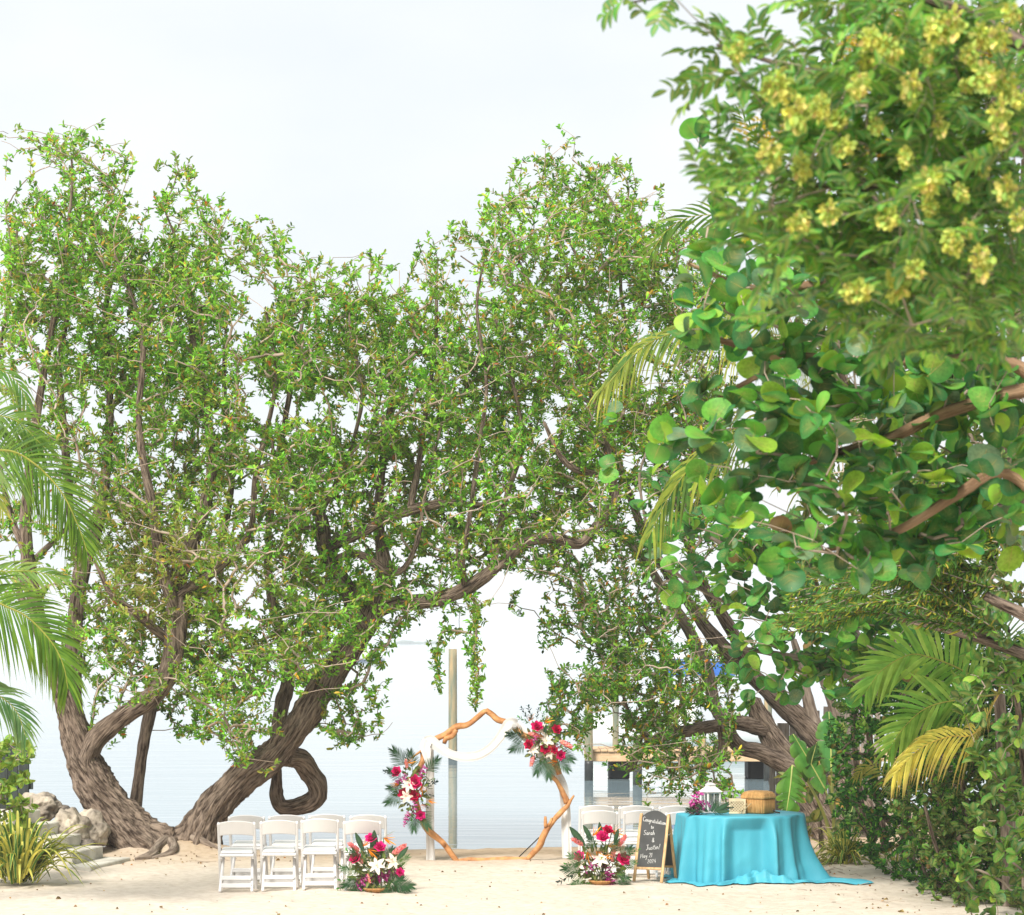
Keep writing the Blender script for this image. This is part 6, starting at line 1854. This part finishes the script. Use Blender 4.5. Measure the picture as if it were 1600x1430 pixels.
for o in ln.children:
    o.data.transform(Matrix.Translation(c0) @ Matrix.Scale(1.2, 4) @ Matrix.Translation(-c0))
c = T3(1101, YT - .42)
fl = flowers('greenery_garland', 'dark green leaf garland with one magenta orchid bloom lying on the table', (1110, 1265), YT - .38, [
    ('palm', 1106, 1268, 30, 74, 0, 0), ('palm', 1106, 1269, 30, -84, 0, 0), ('big', 1116, 1268, 26, 60, 0), ('big', 1106, 1268, 24, -60, 0), ('big', 1120, 1269, 22, 84, 0), ('big', 1098, 1269, 20, -78, 0), ('big', 1124, 1267, 22, 45, 0), ('big', 1112, 1269, 18, 20, 0), ('sprig', 1126, 1268, 20, 70, 0), ('sprig', 1090, 1269, 18, -80, 0),
    ('orchid', 1088, 1256, 27, 10), ('orchid', 1093, 1260, 22, 70), ('orchid', 1086, 1262, 18, -30)], None, (2, 4, 2, DK, .05), c)
ch_ = thing('wicker_chest', 'honey-coloured wicker chest with a domed lid on the right side of the table', 'chest', T3(1185, YT - .1))
c = Vector(ch_.location)
rw_ = Matrix.Rotation(R(-38), 3, 'Z')
M['wicker2'] = mat('woven_cane', (.86, .50, .19), .6, (.62, .32, .10), 5, .8, 60, (9, 9, 1.2))
Wc, Dc, Hc = .31, .26, .18
MB().box(c + Vector((0, 0, Hc / 2)), (Wc, Dc, Hc), rw_, 0, .012).build('body', M['wicker2'], ch_)
for k in range(13):                                     # upright canes
    for sgn in (-1, 1):
        u = -1 + 2 * k / 12
        p = c + rw_ @ Vector((u * (Wc / 2 - .015), sgn * (Dc / 2 + .003), Hc / 2)); MB().tube([p - Vector((0, 0, Hc / 2 - .01)), p + Vector((0, 0, Hc / 2 - .01))], .006, 6).build('cane', M['wicker2'], ch_, True)
        if k < 11:
            u = -1 + 2 * k / 10
            p = c + rw_ @ Vector((sgn * (Wc / 2 + .003), u * (Dc / 2 - .015), Hc / 2)); MB().tube([p - Vector((0, 0, Hc / 2 - .01)), p + Vector((0, 0, Hc / 2 - .01))], .006, 6).build('cane', M['wicker2'], ch_, True)
def rrect(hx, hy, r, z):
    out = []
    for (qx, qy, a0) in ((1, 1, 0), (-1, 1, 90), (-1, -1, 180), (1, -1, 270)):
        for k in range(4):
            a_ = R(a0 + 30 * k)
            out.append(c + rw_ @ Vector((qx * (hx - r) + r * math.cos(a_), qy * (hy - r) + r * math.sin(a_), z)))
    return out
lid_rows = [rrect(Wc / 2 + .012, Dc / 2 + .012, .02, Hc + .001), rrect(Wc / 2 + .016, Dc / 2 + .016, .022, Hc + .012), rrect(Wc / 2 + .016, Dc / 2 + .016, .022, Hc + .03), rrect(Wc / 2 + .010, Dc / 2 + .010, .03, Hc + .036), rrect(Wc / 2 + .010, Dc / 2 + .010, .03, Hc + .05), rrect(Wc / 2 - .01, Dc / 2 - .01, .04, Hc + .078), rrect(Wc / 2 - .05, Dc / 2 - .05, .04, Hc + .092), rrect(.01, .01, .008, Hc + .096)]
mb = MB().grid(lid_rows, 0, True); mb.add(lid_rows[-1], [tuple(range(16))]); mb.add(lid_rows[0], [tuple(range(16))[::-1]])
mb.build('lid', M['wicker2'], ch_)
lt = thing('lattice_box', 'small pale wooden box with cut lattice sides and rope handle, left of the wicker chest', 'box', T3(1152, YT - .12))
c = Vector(lt.location)
M['ply'] = mat('pale_plywood', (.78, .64, .42), .6, (.68, .52, .32), 8)
M['ply_in'] = mat('box_lining', (.40, .29, .16), .8)
rl2 = Matrix.Rotation(R(-4), 3, 'Z')
w_, h_, d_ = .20, .165, .14
MB().box(c + Vector((0, .01, h_ / 2)), (w_ - .02, d_ - .02, h_ - .01), rl2).build('lining', M['ply_in'], lt)
for (x_, z_, ww, hh) in ((0, .01, w_, .02), (0, h_ - .01, w_, .02), (-w_ / 2 + .01, h_ / 2, .02, h_ - .04), (w_ / 2 - .01, h_ / 2, .02, h_ - .04)):
    MB().box(c + rl2 @ Vector((x_, -d_ / 2, z_)), (ww, .012, hh), rl2).build('frame_strip', M['ply'], lt)
for k in range(-3, 8):
    for sg in (-1, 1):
        x_ = -w_ / 2 + .02 + k * .035
        a_ = [x_, .02]; b_ = [x_ + sg * .125, h_ - .02]
        pts_ = []
        for q_ in np.linspace(0, 1, 30):
            X = a_[0] + (b_[0] - a_[0]) * q_
            if abs(X) < w_ / 2 - .02: pts_.append((X, .02 + (h_ - .04) * q_))
        if len(pts_) > 6:
            p0, p1 = pts_[0], pts_[-1]
            MB().bar(c + rl2 @ Vector((p0[0], -d_ / 2 + .001 * sg, p0[1])), c + rl2 @ Vector((p1[0], -d_ / 2 + .001 * sg, p1[1])), .008, .006, rl2 @ Vector((0, 1, 0))).build('lattice_strip', M['ply'], lt)
MB().box(c + Vector((0, .0, h_ + .005)), (w_ + .004, d_ + .004, .01), rl2, 0, .002).build('lid', M['ply'], lt)
M['rope'] = mat('jute_rope', (.62, .46, .27), .9, (.45, .32, .17), 60, .5, 120)
for dx in (0, .045):
    pts_ = [c + Vector((.115 + dx - .10 * math.sin(t_ * 1.6) * 1.0, -.115, .12 * (1 - t_) ** 1.1 + .006)) for t_ in np.linspace(0, 1, 12)]
    MB().tube(pts_, .006, 7).build('rope_handle', M['rope'], lt, True)
c = T3(1212, YT - .15)
o = MB().tube([c + Vector((-.06, .02, .07)), c + Vector((-.03, .01, .04)), c + Vector((.0, 0, .015)), c + Vector((.05, -.01, .008))], [.009, .010, .010, .009], 8).build('leather_strap', mat('dark_leather', (.05, .03, .02), .5), None, True)
tag(o, 'dark curved strap lying on the table just right of the wicker chest', 'strap')
